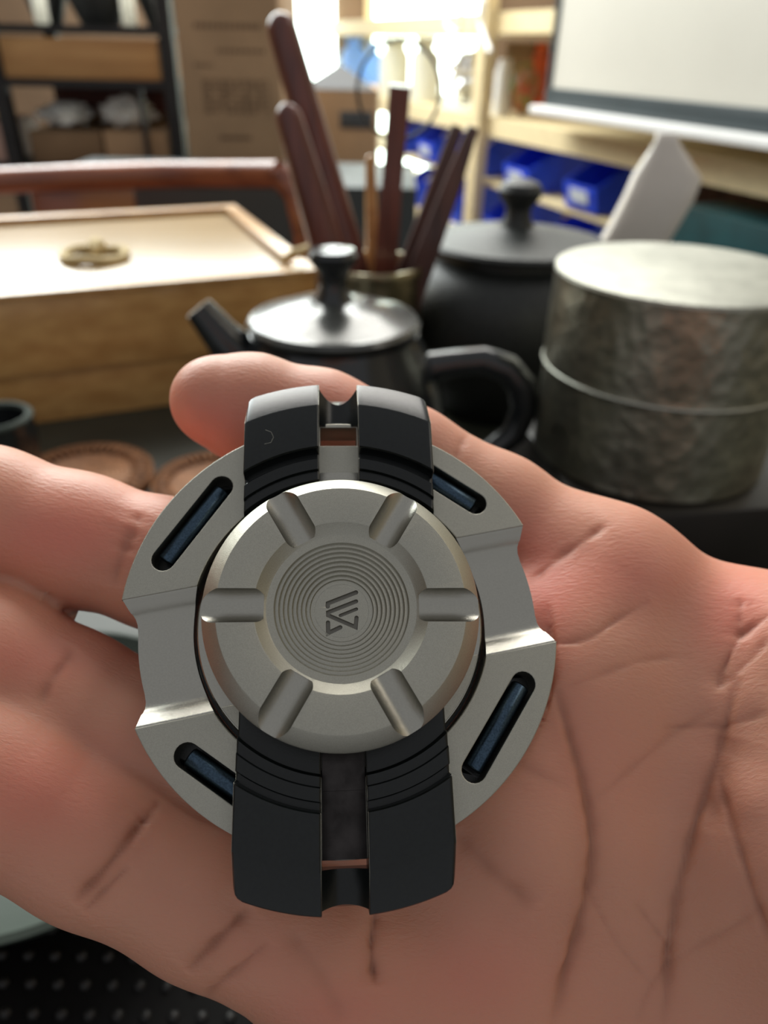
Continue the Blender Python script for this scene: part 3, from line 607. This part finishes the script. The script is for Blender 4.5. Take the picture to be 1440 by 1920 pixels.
# recessed channel floor between the lobes (full section swept across)
def chan(side):
    """side=+1 right, -1 left; profile along the channel's cross direction with filleted walls"""
    prof = [(-HW - .02, WR - .13), (-HW + .12, WR - .16), (-HW + .3, WR - .32), (-HW + 1.45, WR - 1.25), (-HW + 1.62, WR - 1.5), (-HW + 2.1, WR - 1.9), (-HW + 2.8, WR - 2.2), (-HW + 3.8, WR - 2.35)]
    prof = prof + [(-y, z) for y, z in prof[::-1]]
    ys = []; 
    for (y0, z0), (y1, z1) in zip(prof, prof[1:]):
        n = max(1, int(abs(y1 - y0) / .5))
        for i in range(n): ys.append((y0 + (y1 - y0) * i / n, z0 + (z1 - z0) * i / n))
    ys.append(prof[-1])
    def rout(y, z):
        d = WR - z; k = min(1, max(0, d / 2.35)); return RO - .05 - 1.75 * (k ** 1.0)
    vs, fs = [], []
    NX = 6
    for y, z in ys:
        x0 = math.sqrt(max(0, RI ** 2 - y * y)); x1 = math.sqrt(rout(y, z) ** 2 - y * y)
        for i in range(NX): x = x0 + (x1 - x0) * i / (NX - 1); q = rot((x * side, y), ROT); vs.append((q[0], q[1], z))
        for x in (x0, x1): q = rot((x * side, y), ROT); vs.append((q[0], q[1], .9))
    st = NX + 2
    for j in range(len(ys) - 1):
        a, b = j * st, (j + 1) * st
        for i in range(NX - 1): fs.append((a + i, a + i + 1, b + i + 1, b + i))
        fs.append((a + NX - 1, a + NX + 1, b + NX + 1, b + NX - 1)); fs.append((a, b, b + NX, a + NX)); fs.append((a + NX, b + NX, b + NX + 1, a + NX + 1))
    for a in (0, (len(ys) - 1) * st): fs.append(tuple([a + i for i in range(NX)] + [a + NX + 1, a + NX]))
    o = link('ring_channel', fixn(pm('ring_channel', vs, fs)), M['ti_side'], sp); autosmooth(o, 40)
for s_ in (1, -1): chan(s_)
# dark bearing gap and inner disc
lathe('bearing_gap', [(0, .6), (17.3, .6), (17.3, 1.2), (0, 1.2)], M['black'], sp)
ID = 16.75
lathe('inner_disc', [(0, 1.2), (ID, 1.2), (ID, 3.7), (ID - .15, 3.85), (0, 3.85)], M['ti_side'], sp, 160)
for s_ in (1, -1):
    b = 0 if s_ > 0 else 180; al = math.degrees(math.asin(6.9 / (ID - .3)))
    plate('disc_step', [[rot(p, ROT) for p in arc(ID - .3, b + al, b + 180 - al, 64)]], 3.8, 4.6, M['ti'], sp, bev=.08)
# ---- black bar: concentric stepped profile, swept over u
WB = 8.5; LH = 30.7; BW = 11.45; SL = 2.42
prof = [(12.5, 5.6), (17.0, 5.6), (17.15, 6.5), (17.3, 6.75), (18.3, 6.75), (18.45, 7.25), (19.75, 7.3), (19.85, 7.2), (19.9, 6.7), (20.6, 6.7), (20.75, 8.3), (20.9, WB), (26.35, WB), (26.5, WB - .04), (30.6, WB - 2.55), (LH, WB - 2.75)]
def bar_piece(end, side):
    us = [SL, SL + .08, SL + .2] + [SL + .2 + (BW - .45 - SL - .2) * i / 16 for i in range(1, 17)] + [BW - .2, BW - .05, BW]
    dz = [.25, .06, 0] + [0] * 16 + [.04, .13, .28]
    dr = [0, 0, 0] + [0] * 14 + [.0, .12, .35, .75, 1.1]
    vs, fs = [], []; n = len(prof) + 2
    for k, u in enumerate(us):
        for r, z in prof:
            rr = r - (dr[k] if r > 30 else 0)
            vs.append((u * side, end * math.sqrt(rr * rr - u * u), max(z - dz[k], 3)))
        r = LH - dr[k] - .3
        vs.append((u * side, end * math.sqrt(r * r - u * u), 1.3)); vs.append((u * side, end * math.sqrt(12.5 ** 2 - u * u), 1.3))
    for k in range(len(us) - 1):
        for i in range(n): fs.append((k * n + i, k * n + (i + 1) % n, (k + 1) * n + (i + 1) % n, (k + 1) * n + i))
    fs.append(tuple(range(n))); fs.append(tuple(range((len(us) - 1) * n, len(us) * n)))
    me = fixn(pm('bar_arm', vs, fs)); bm = bmesh.new(); bm.from_mesh(me); bmesh.ops.triangulate(bm, faces=[f for f in bm.faces if len(f.verts) > 4]); bm.to_mesh(me); bm.free()
    o = link('bar_arm', me, M['black'], sp); autosmooth(o, 24)
    ev, ef = [], []                                     # hairline where the coating has worn off the edges
    for u, dz_, lo_ in ((SL + .02, .12, 17.3), (BW - .03, .20, 19.9)):
        P_ = [(u * side, end * math.sqrt(max((r - (1.0 if u > 5 and r > 30 else 0)) ** 2 - u * u, .1)), z - dz_) for r, z in prof if r >= lo_ and r < 30.65]
        tube_data(P_, .028, 5, True, vs=ev, fs=ef)
    link('worn_edge', pm('worn_edge', ev, ef), M['ti'], sp)
for e in (1, -1):
    for s_ in (1, -1): bar_piece(e, s_)
    # bridge at the end with a hollowed outer side
    vs, fs = [], []; N = 14; H = 8; sc_ = 1.9
    for j in range(H + 1):
        h = 2.0 + (5.6 - 2.0) * j / H
        for i in range(N + 1):
            u = -SL + 2 * SL * i / N; vs.append((u, e * (math.sqrt(30.2 ** 2 - u * u) - (1.8 if e > 0 else .5) * (1 - (u / SL) ** 2) * (j / H) ** 1.2), h - 1.2 * (j / H) * (1 - (u / SL) ** 2)))
        for i in range(N + 1):
            u = -SL + 2 * SL * i / N; vs.append((u, e * (26.3 if e < 0 else 25.0), h - 1.2 * (j / H) * (1 - (u / SL) ** 2)))
    st = 2 * (N + 1)
    for j in range(H):
        a, b = j * st, (j + 1) * st
        for i in range(N): fs.append((a + i, a + i + 1, b + i + 1, b + i)); fs.append((a + N + 1 + i, a + N + 2 + i, b + N + 2 + i, b + N + 1 + i))
        fs.append((a, b, b + N + 1, a + N + 1)); fs.append((a + N, b + N, b + 2 * N + 1, a + 2 * N + 1))
    for a in (0, H * st):
        for i in range(N): fs.append((a + i, a + i + 1, a + N + 2 + i, a + N + 1 + i))
    o = link('bar_bridge', fixn(pm('bar_bridge', vs, fs)), M['black'], sp); autosmooth(o, 40)
    # slot plates; the dark lower-end ones are added to paint shade in the slot
    A = M['shaded_steel'] if e < 0 else M['ti_side']
    for (r0, r1, z0, z1) in ((12, 18.6, 5.0, 5.2), (18.2, 25.42 if e < 0 else 22.2, 5.88 if e < 0 else 4.9, 5.88 if e < 0 else 4.9)):
        box('slot_plate', (0, e * (r0 + r1) / 2, (z0 + z1) / 2 - .8 - (.8 if z0 > 5.5 else 0) + (.85 if z0 > 5.5 else 0) - (.85 if z0 > 5.5 else 0)), (SL - .05, 0, 0), (0, e * (r1 - r0) / 2, (z1 - z0) / 2), (0, 0, .8), A, sp, .1 if z0 < 5.5 else .05)
# ---- knob
WK = 13.39
kp = [(0, 4.6), (11.5, 4.6), (11.5, 8.2), (13.6, 9.8), (14.8, 11.2), (14.97, 11.5), (14.97, 11.72), (14.8, 11.95), (13.42, 13.28), (13.28, 13.37), (13.1, WK), (9.45, WK), (9.3, 13.34), (8.35, 12.35), (8.1, 12.2), (7.35, 12.12)]
nst = 8; r = 7.3; z = 12.12; dr = (7.3 - 3.5) / nst
for i in range(nst):
    kp += [(r, z), (r - .15, z - .25), (r - dr + .03, z - .25 + .07)]; r -= dr; z -= .18
kp += [(3.5, z), (3.4, z - .22)]; zf = z - .22
kn = lathe('t', kp + [(2.95, zf)], None, sp, 192, deg=18)
me = kn.data
# fill the centre hole with a disc so the boolean sees a solid, emblem recess is built separately
kn2 = lathe('knob', kp + [(2.95, zf), (2.95, zf - .5), (0, zf - .5)], M['ti'], sp, 192, deg=18); bpy.data.objects.remove(kn)
cutters = []
cvs, cfs = [], []
for k in range(6):
    a = R(-1 + 60 * k); d = Vector((math.cos(a), math.sin(a), 0))
    tube_data([d * 8.4 + Vector((0, 0, 13.75)), d * 18 + Vector((0, 0, 13.2))], 1.84, 40, True, vs=cvs, fs=cfs)
ct = link('t', fixn(pm('t', cvs, cfs)), M['ti_side'], sp); bpy.context.view_layer.update()
kn2.data.materials.append(M['ti_side'])
md = kn2.modifiers.new('b', 'BOOLEAN'); md.operation = 'DIFFERENCE'; md.object = ct; md.solver = 'EXACT'; md.use_self = True; md.material_mode = 'TRANSFER'
kme = evald(kn2); kn2.modifiers.clear(); kn2.data = kme; bpy.data.objects.remove(ct); autosmooth(kn2, 20)
# emblem: strokes cut through the centre plate
def stroke(pts, wd, n=6):
    pts = [Vector((a, b)) for a, b in pts]; L, Rr = [], []
    for i, p in enumerate(pts):
        if i == 0: t = (pts[1] - p).normalized(); nrm = Vector((-t.y, t.x)); o1 = nrm
        elif i == len(pts) - 1: t = (p - pts[-2]).normalized(); nrm = Vector((-t.y, t.x)); o1 = nrm
        else:
            t1 = (p - pts[i - 1]).normalized(); t2 = (pts[i + 1] - p).normalized(); n1 = Vector((-t1.y, t1.x)); n2 = Vector((-t2.y, t2.x))
            b = (n1 + n2).normalized(); o1 = b / max(.42, b.dot(n1))
        L.append(p + o1 * wd / 2); Rr.append(p - o1 * wd / 2)
    te = (pts[-1] - pts[-2]).normalized(); ts = (pts[0] - pts[1]).normalized()
    def cap(c, t): 
        a0 = math.atan2(t.y, t.x); return [c + Vector((math.cos(a0 + q), math.sin(a0 + q))) * wd / 2 for q in [pi / 2 - pi * i / n for i in range(1, n)]]
    out = L + cap(pts[-1], te) + Rr[::-1] + cap(pts[0], ts)
    return [tuple(v) for v in out]
def lg(x, y): return ((560 + x / 8 - 640.5) / 17.3, -(1060 + y / 8 - 1143.5) / 17.3)
strokes = [stroke([lg(868, 388), lg(436, 550), lg(432, 598)], .47), stroke([lg(866, 528), lg(437, 690), lg(437, 735), lg(850, 925), lg(866, 780)], .44),
           stroke([lg(868, 648), lg(622, 742)], .36), stroke([lg(434, 846), lg(436, 1005), lg(618, 922)], .46)]
plate('emblem_plate', [arc(3.0, 0, 360 - 3.75, 95)] + strokes, zf - .48, zf, M['ti'], kn2, bev=.02, deg=30)
lathe('emblem_floor', [(0, zf - .60), (2.9, zf - .60), (2.9, zf - .40), (0, zf - .40)], M['recess'], kn2, 48)
# fine scratch on the bar arm
tube('scratch', [(-8.9, 22.9, WB), (-8.2, 22.6, WB), (-7.9, 21.9, WB), (-8.2, 21.2, WB), (-9, 21.0, WB)], .03, M['ti'], sp, 6)
# ------------------------------------------------------------------ HAND (signed distance field -> one continuous mesh)
def C(px, py, z): return ((px - CX) / FPX * z, (CY - py) / FPX * z, z)   # camera-space mm
fingers = {
 'index': ([(404, 752, 111), (470, 768, 112), (600, 800, 113), (760, 868, 113), (930, 965, 112), (1130, 1100, 109)], [6.6, 8.0, 8.2, 8.4, 8.8, 9.6]),
 'middle': ([(-330, 900, 96), (-180, 920, 100), (-20, 966, 103), (150, 1012, 104), (310, 1058, 104.5), (600, 1150, 106), (1020, 1270, 104)], [6.8, 8.4, 9.2, 8.9, 8.9, 10, 12]),
 'ring': ([(-400, 1095, 88), (-230, 1150, 92), (-20, 1236, 96), (130, 1310, 98), (260, 1375, 99), (560, 1470, 101.5), (960, 1500, 101)], [6.6, 8.0, 9.0, 8.6, 8.8, 10, 13]),
 'pinky': ([(-430, 1240, 80), (-250, 1340, 84), (0, 1474, 90), (190, 1566, 93), (400, 1668, 95), (640, 1770, 97), (900, 1890, 99)], [6.6, 8.2, 9.8, 9.9, 10.2, 11.8, 14]),
}
palm = [ # (a, b) capsules
 ((1130, 1106, 110, 9.5), (1560, 1380, 108, 13.5)), ((1020, 1280, 106, 12.5), (1600, 1500, 108, 17)), ((960, 1500, 103.5, 13.5), (1600, 1750, 106, 18)),
 ((900, 1930, 102, 15), (1600, 2050, 104, 19)), ((700, 1850, 101, 13), (1100, 2120, 103, 17)), ((1560, 1380, 108, 13.5), (1600, 1750, 106, 18)), ((1600, 1750, 106, 18), (1600, 2050, 104, 19)),
 ((1180, 1420, 108, 13), (1250, 1900, 104, 16)), ((1130, 1110, 109, 9.5), (1020, 1280, 106, 12)), ((1020, 1280, 106, 12.5), (960, 1500, 103, 13.5)), ((960, 1500, 103, 13.5), (900, 1930, 101, 14.5)),
 # thenar mound and thumb
 ((1480, 1270, 100, 11), (1520, 1560, 96, 15)), ((1520, 1560, 96, 15), (1650, 1900, 97, 17)), ((1400, 1240, 107, 8), (1600, 1380, 104, 11.5)),
 # wrist and forearm
 ((1600, 1750, 106, 18), (2300, 2250, 106, 21)), ((1600, 2050, 104, 19), (2250, 2500, 104, 20)), ((2300, 2250, 106, 21), (2900, 2700, 106, 24)), ((2250, 2500, 104, 20), (2800, 2900, 104, 23)),
]
thumb = ([(1560, 1390, 102), (1700, 1290, 103), (1900, 1150, 104), (2080, 1040, 104)], [12, 10.5, 10, 8])
def prims():
    F = []
    for k in fingers:
        P, rr = fingers[k]; F.append([(C(*P[i]), rr[i], C(*P[i + 1]), rr[i + 1]) for i in range(len(P) - 1)])
    P, rr = thumb; F.append([(C(*P[i]), rr[i], C(*P[i + 1]), rr[i + 1]) for i in range(len(P) - 1)])
    return F, [(C(*a[:3]), a[3], C(*b[:3]), b[3]) for a, b in palm]
FP, PP = prims()
def rc(P, a, ra, b, rb):
    a = np.array(a); b = np.array(b); ab = b - a; h = np.clip(((P - a) @ ab) / (ab @ ab), 0, 1); 
    return np.linalg.norm(P - a - h[:, None] * ab, axis=1) - (ra + (rb - ra) * h)
def smin(a, b, k): h = np.clip(.5 + .5 * (b - a) / k, 0, 1); return b + (a - b) * h - k * h * (1 - h)
def ell(P, c, r): q = (P - np.array(c)) / np.array(r); n = np.linalg.norm(q, axis=1); return (n - 1) * min(r)
SPn = np.array(SP); AXn = np.array([sp_cam(e) for e in ((1, 0, 0), (0, 1, 0), (0, 0, 1))]).T
def sdf(P):
    d = None
    for a, ra, b, rb in PP:
        q = rc(P, a, ra, b, rb); d = q if d is None else smin(d, q, 9)
    res = d
    for ch in FP:
        f_ = None
        for a, ra, b, rb in ch:
            q = rc(P, a, ra, b, rb); f_ = q if f_ is None else smin(f_, q, 2.5)
        res = smin(res, smin(d, f_, 7), 1.6)
    # skin is pressed flat where the spinner rests on it
    L = (P - SPn) @ AXn; r2 = np.hypot(L[:, 0], L[:, 1])
    c1 = np.maximum(r2 - 26.2, .45 - L[:, 2]); c2 = np.maximum(np.maximum(np.abs(L[:, 0]) - 12, np.abs(L[:, 1]) - 31.4), .95 - L[:, 2])
    res = -smin(-res, c1, .8); return -smin(-res, c2, .8)
def surface_nets(lo, hi, h):
    n = [int((hi[i] - lo[i]) / h) + 1 for i in range(3)]
    g = np.stack(np.meshgrid(*[lo[i] + h * np.arange(n[i]) for i in range(3)], indexing='ij'), -1).reshape(-1, 3)
    F = np.concatenate([sdf(g[i:i + 300000]) for i in range(0, len(g), 300000)]).reshape(n)
    ins = F < 0; acc = np.zeros((n[0] - 1, n[1] - 1, n[2] - 1, 3)); cnt = np.zeros((n[0] - 1, n[1] - 1, n[2] - 1))
    def sl(o, ax_full=None): return tuple(slice(o[i], n[i] - 1 + o[i]) for i in range(3))
    for ax_ in range(3):
        oth = [i for i in range(3) if i != ax_]
        for p in (0, 1):
            for q in (0, 1):
                o = [0, 0, 0]; o[oth[0]] = p; o[oth[1]] = q; o2 = list(o); o2[ax_] = 1
                A, B = F[sl(o)], F[sl(o2)]; ch = (A < 0) != (B < 0); t = np.where(ch, A / np.where(ch, A - B, 1), 0)
                v = np.zeros(A.shape + (3,)); v[..., oth[0]] = p; v[..., oth[1]] = q; v[..., ax_] = t
                acc += v * ch[..., None]; cnt += ch
    act = cnt > 0; idx = -np.ones(act.shape, int); idx[act] = np.arange(act.sum())
    ijk = np.argwhere(act); V = (ijk + acc[act] / cnt[act][:, None]) * h + np.array(lo); faces = []
    for ax_ in range(3):
        o = [i for i in range(3) if i != ax_]
        s0 = [slice(1, n[i] - 1) for i in range(3)]; s1 = list(s0); s0[ax_] = slice(0, n[ax_] - 1); s1[ax_] = slice(1, n[ax_])
        A, B = ins[tuple(s0)], ins[tuple(s1)]
        for flip, m_ in ((0, A & ~B), (1, ~A & B)):
            c = np.argwhere(m_); c = c.copy(); c[:, o[0]] += 1; c[:, o[1]] += 1
            q = []
            for da, db in ((0, 0), (1, 0), (1, 1), (0, 1)):
                k = c.copy(); k[:, o[0]] -= da; k[:, o[1]] -= db; q.append(idx[k[:, 0], k[:, 1], k[:, 2]])
            q = np.stack(q, 1); fl = flip ^ (1 if ax_ == 1 else 0)
            faces.append(q[:, ::-1] if fl else q)
    return V, np.concatenate(faces)
allp = np.array([p[0] for ch in FP for p in ch] + [p[2] for ch in FP for p in ch] + [p[0] for p in PP] + [p[2] for p in PP])
lo = allp.min(0) - 28; hi = allp.max(0) + 28
V, Fc = surface_nets(lo, hi, 1.5)
me = pm('hand', V.tolist(), Fc.tolist())
t = link('t', me); sb = t.modifiers.new('s', 'SUBSURF'); sb.levels = 2; sb.render_levels = 2
hm = evald(t); bpy.data.objects.remove(t)
N = len(hm.vertices); co = np.empty(N * 3, np.float32); hm.vertices.foreach_get('co', co); P = co.reshape(-1, 3).astype(float)
def grad(P, e=.15):
    d = sdf(P); return d, np.stack([(sdf(P + e * np.eye(3)[i]) - d) / e for i in range(3)], 1)
for _ in range(2):
    d, g = grad(P); gn = np.linalg.norm(g, axis=1)[:, None] + 1e-6; P = P - np.clip(d, -1, 1)[:, None] * g / gn
nr = g / gn
px = CX + FPX * P[:, 0] / P[:, 2]; py = CY - FPX * P[:, 1] / P[:, 2]; mmpp = P[:, 2] / FPX
front = np.clip((-(nr * P).sum(1) / np.linalg.norm(P, axis=1)) * 3 + .2, 0, 1)
rng = np.random.default_rng(3)
def pdist(poly):
    best = np.full(N, 1e9); tt = np.zeros(N)
    poly = np.array(poly, float); L = np.r_[0, np.cumsum(np.linalg.norm(np.diff(poly, axis=0), axis=1))]
    for i in range(len(poly) - 1):
        a, b = poly[i], poly[i + 1]; ab = b - a; h = np.clip(((px - a[0]) * ab[0] + (py - a[1]) * ab[1]) / (ab @ ab), 0, 1)
        d = np.hypot(px - a[0] - h * ab[0], py - a[1] - h * ab[1]); k = d < best; best[k] = d[k]; tt[k] = ((L[i] + h * (L[i + 1] - L[i])) / L[-1])[k]
    return best * mmpp, tt
def smoothpoly(p, n=24):
    p = [np.array(q, float) for q in p]; p = [2 * p[0] - p[1]] + p + [2 * p[-1] - p[-2]]; out = []
    for i in range(1, len(p) - 2):
        for t in np.linspace(0, 1, 8, endpoint=False):
            a, b, c, d = p[i - 1:i + 3]; out.append(.5 * ((2 * b) + (-a + c) * t + (2 * a - 5 * b + 4 * c - d) * t * t + (-a + 3 * b - 3 * c + d) * t ** 3))
    out.append(p[-2]); return out
creases = [ # polyline px, depth mm, width mm, pigment
 ([(285, 1520), (215, 1610), (140, 1695)], .6, 1.1, .8), ([(245, 1625), (205, 1665), (158, 1712)], .4, .7, .45), ([(300, 1500), (270, 1545)], .3, 1.2, .3),
 ([(470, 1700), (410, 1765), (352, 1825)], .6, 1.2, .8), ([(505, 1765), (440, 1825), (380, 1875)], .4, .8, .45),
 ([(882, 808), (862, 835), (850, 872)], .2, 1.0, .3), ([(245, 985), (225, 1040), (212, 1100)], .5, 1.3, .35), ([(262, 960), (236, 1040)], .3, 1.4, .2),
 ([(140, 1215), (105, 1262), (68, 1325)], .5, 1.3, .35),
 ([(1040, 1290), (1068, 1370), (1100, 1480), (1113, 1606), (1087, 1750), (1035, 1925)], .95, 1.3, .75),
 ([(1385, 1270), (1342, 1420), (1304, 1537), (1267, 1697), (1244, 1925)], .8, 1.25, .6), ([(1345, 1450), (1400, 1643), (1445, 1770)], .6, 1.0, .5),
 ([(1370, 1380), (1345, 1470), (1330, 1560)], .5, 2.5, .2),
 ([(850, 1560), (920, 1630), (1000, 1700)], .5, 2.2, .4), ([(1190, 1690), (1240, 1760), (1262, 1800)], .25, .7, .2),
 ([(1000, 1208), (1097, 1197), (1160, 1160), (1216, 1128)], .4, .7, .35), ([(990, 1090), (1055, 1040), (1140, 985)], .45, 1.0, .3), ([(1060, 1290), (1200, 1240), (1300, 1230)], .2, .7, .2),
 ([(1445, 1150), (1384, 1197), (1342, 1293)], .55, .8, .4), ([(1445, 1335), (1363, 1357), (1240, 1365)], .3, .8, .25), ([(1445, 1190), (1400, 1245), (1330, 1300)], .3, .7, .25), ([(1390, 1120), (1385, 1200)], .3, .9, .3),
 ([(706, 1700), (698, 1770), (704, 1850)], .8, .9, .8), ([(540, 1740), (600, 1830), (640, 1920)], .3, 2, .2),
 ([(900, 1400), (985, 1440), (1070, 1480)], .25, 1.5, .2), ([(1120, 1500), (1260, 1380), (1340, 1330)], .2, .7, .2), ([(1190, 1920), (1250, 1820), (1440, 1700)], .2, .7, .2), ([(1090, 1640), (1150, 1760), (1230, 1860)], .2, .7, .15)]
disp = np.zeros(N); pig = np.zeros(N)
wob = np.sin(P[:, 0] * .9 + P[:, 1] * .7) * .25 + np.sin(P[:, 1] * 2.1 - P[:, 0] * 1.3) * .12
for poly, dep, wd, pg in creases:
    d, tt = pdist(smoothpoly(poly)); fade = np.clip(np.minimum(tt, 1 - tt) * 6, 0, 1) ** .7
    d = np.abs(d + wob * .5)
    var = .75 + .25 * np.sin(tt * 17 + dep * 40)
    disp -= .8 * dep * var * np.exp(-(d / (wd * .5)) ** 2) * fade; disp -= .5 * dep * np.exp(-(d / (wd * 2.6)) ** 2) * fade
    pig += .7 * pg * (np.exp(-(d / (wd * .4)) ** 2) + .5 * np.exp(-(d / (wd * 1.3)) ** 2)) * fade
# soft mounds: fleshy pads between creases
for (x, y, r_, h_) in ((1000, 1620, 95, .9), (1200, 1000, 110, .8), (1180, 1600, 70, .5), (860, 1760, 90, .7), (120, 1480, 90, .5), (1230, 1090, 60, .4), (990, 1320, 70, -.6), (1400, 1300, 60, .8), (1400, 1500, 55, .6)):
    disp += h_ * np.exp(-((px - x) ** 2 + (py - y) ** 2) / r_ ** 2)
P = P + nr * (disp * front)[:, None]
# pigment attribute: r = redness, g = crease pigment
red = np.zeros(N)
for (x, y, rx, ry, a_) in ((400, 800, 110, 80, .9), (620, 760, 120, 60, .5), (120, 1000, 170, 80, 1.0), (60, 1230, 150, 60, .7), (60, 1480, 160, 110, .8), (1010, 1130, 70, 130, .9), (1160, 1080, 150, 80, .7), (1400, 1110, 80, 80, .7), (880, 1830, 170, 110, .55), (1100, 1400, 100, 120, .3), (620, 1900, 120, 60, .5), (500, 1780, 80, 50, .2), (960, 1000, 60, 60, .5), (1360, 1180, 70, 70, .5)):
    red += a_ * np.exp(-((px - x) / rx) ** 2 - ((py - y) / ry) ** 2)
W3 = np.array(_r)[None] * P[:, :1] + np.array(_u)[None] * P[:, 1:2] + np.array(_f)[None] * P[:, 2:3]
org = c2w(C(1100, 1400, 100)) * .001
W3 = W3 * .001 - np.array(org)[None]
hm.vertices.foreach_set('co', W3.astype(np.float32).ravel()); hm.update()
ca = hm.color_attributes.new('tint', 'FLOAT_COLOR', 'POINT'); ca.data.foreach_set('color', np.stack([np.clip(red * .72, 0, 1), np.clip(pig, 0, 1), np.zeros(N), np.ones(N)], 1).astype(np.float32).ravel())
sk = mat('skin', (.58, .33, .24), .46, 0, 120, 0, 0, sss=.55, spec=.4); nt = sk.node_tree; b = nt.nodes['Principled BSDF']
at = nt.nodes.new('ShaderNodeAttribute'); at.attribute_name = 'tint'; sx = nt.nodes.new('ShaderNodeSeparateColor'); nt.links.new(at.outputs['Color'], sx.inputs[0])
nz = [n for n in nt.nodes if n.type == 'TEX_NOISE'][0]; nz.inputs['Scale'].default_value = 70; nz.inputs['Detail'].default_value = 3
def mixc(f, a, c):
    m = nt.nodes.new('ShaderNodeMix'); m.data_type = 'RGBA'
    nt.links.new(f, m.inputs[0])
    if isinstance(a, tuple): m.inputs[6].default_value = (*a, 1)
    else: nt.links.new(a, m.inputs[6])
    m.inputs[7].default_value = (*c, 1); return m.outputs[2]
c1 = mixc(nz.outputs['Fac'], (.60, .30, .195), (.62, .275, .19)); c2 = mixc(sx.outputs[0], c1, (.66, .19, .14)); c3 = mixc(sx.outputs[1], c2, (.36, .13, .075))
nt.links.new(c3, b.inputs['Base Color'])
tc = nt.nodes.new('ShaderNodeTexCoord')
mp = nt.nodes.new('ShaderNodeMapping'); mp.inputs['Rotation'].default_value = (0, 0, R(35)); mp.inputs['Scale'].default_value = (1, 3.2, 1.6); nt.links.new(tc.outputs['Object'], mp.inputs[0])
n1 = nt.nodes.new('ShaderNodeTexNoise'); n1.inputs['Scale'].default_value = 900; n1.inputs['Detail'].default_value = 3; n1.inputs['Distortion'].default_value = .6; nt.links.new(mp.outputs[0], n1.inputs[0])
n2 = nt.nodes.new('ShaderNodeTexVoronoi'); n2.feature = 'DISTANCE_TO_EDGE'; n2.inputs['Scale'].default_value = 520; nt.links.new(mp.outputs[0], n2.inputs[0])
mm = nt.nodes.new('ShaderNodeMath'); mm.operation = 'MULTIPLY_ADD'; nt.links.new(n2.outputs[0], mm.inputs[0]); mm.inputs[1].default_value = .5; nt.links.new(n1.outputs['Fac'], mm.inputs[2])
bp = nt.nodes.new('ShaderNodeBump'); bp.inputs['Strength'].default_value = .42; bp.inputs['Distance'].default_value = .0002; nt.links.new(mm.outputs[0], bp.inputs['Height']); nt.links.new(bp.outputs[0], b.inputs['Normal'])
hand = link('hand', hm, sk); hand.location = CAM + org
tag(hand, 'open bare hand, palm up with fingers pointing left, holding the metal spinner', 'hand')
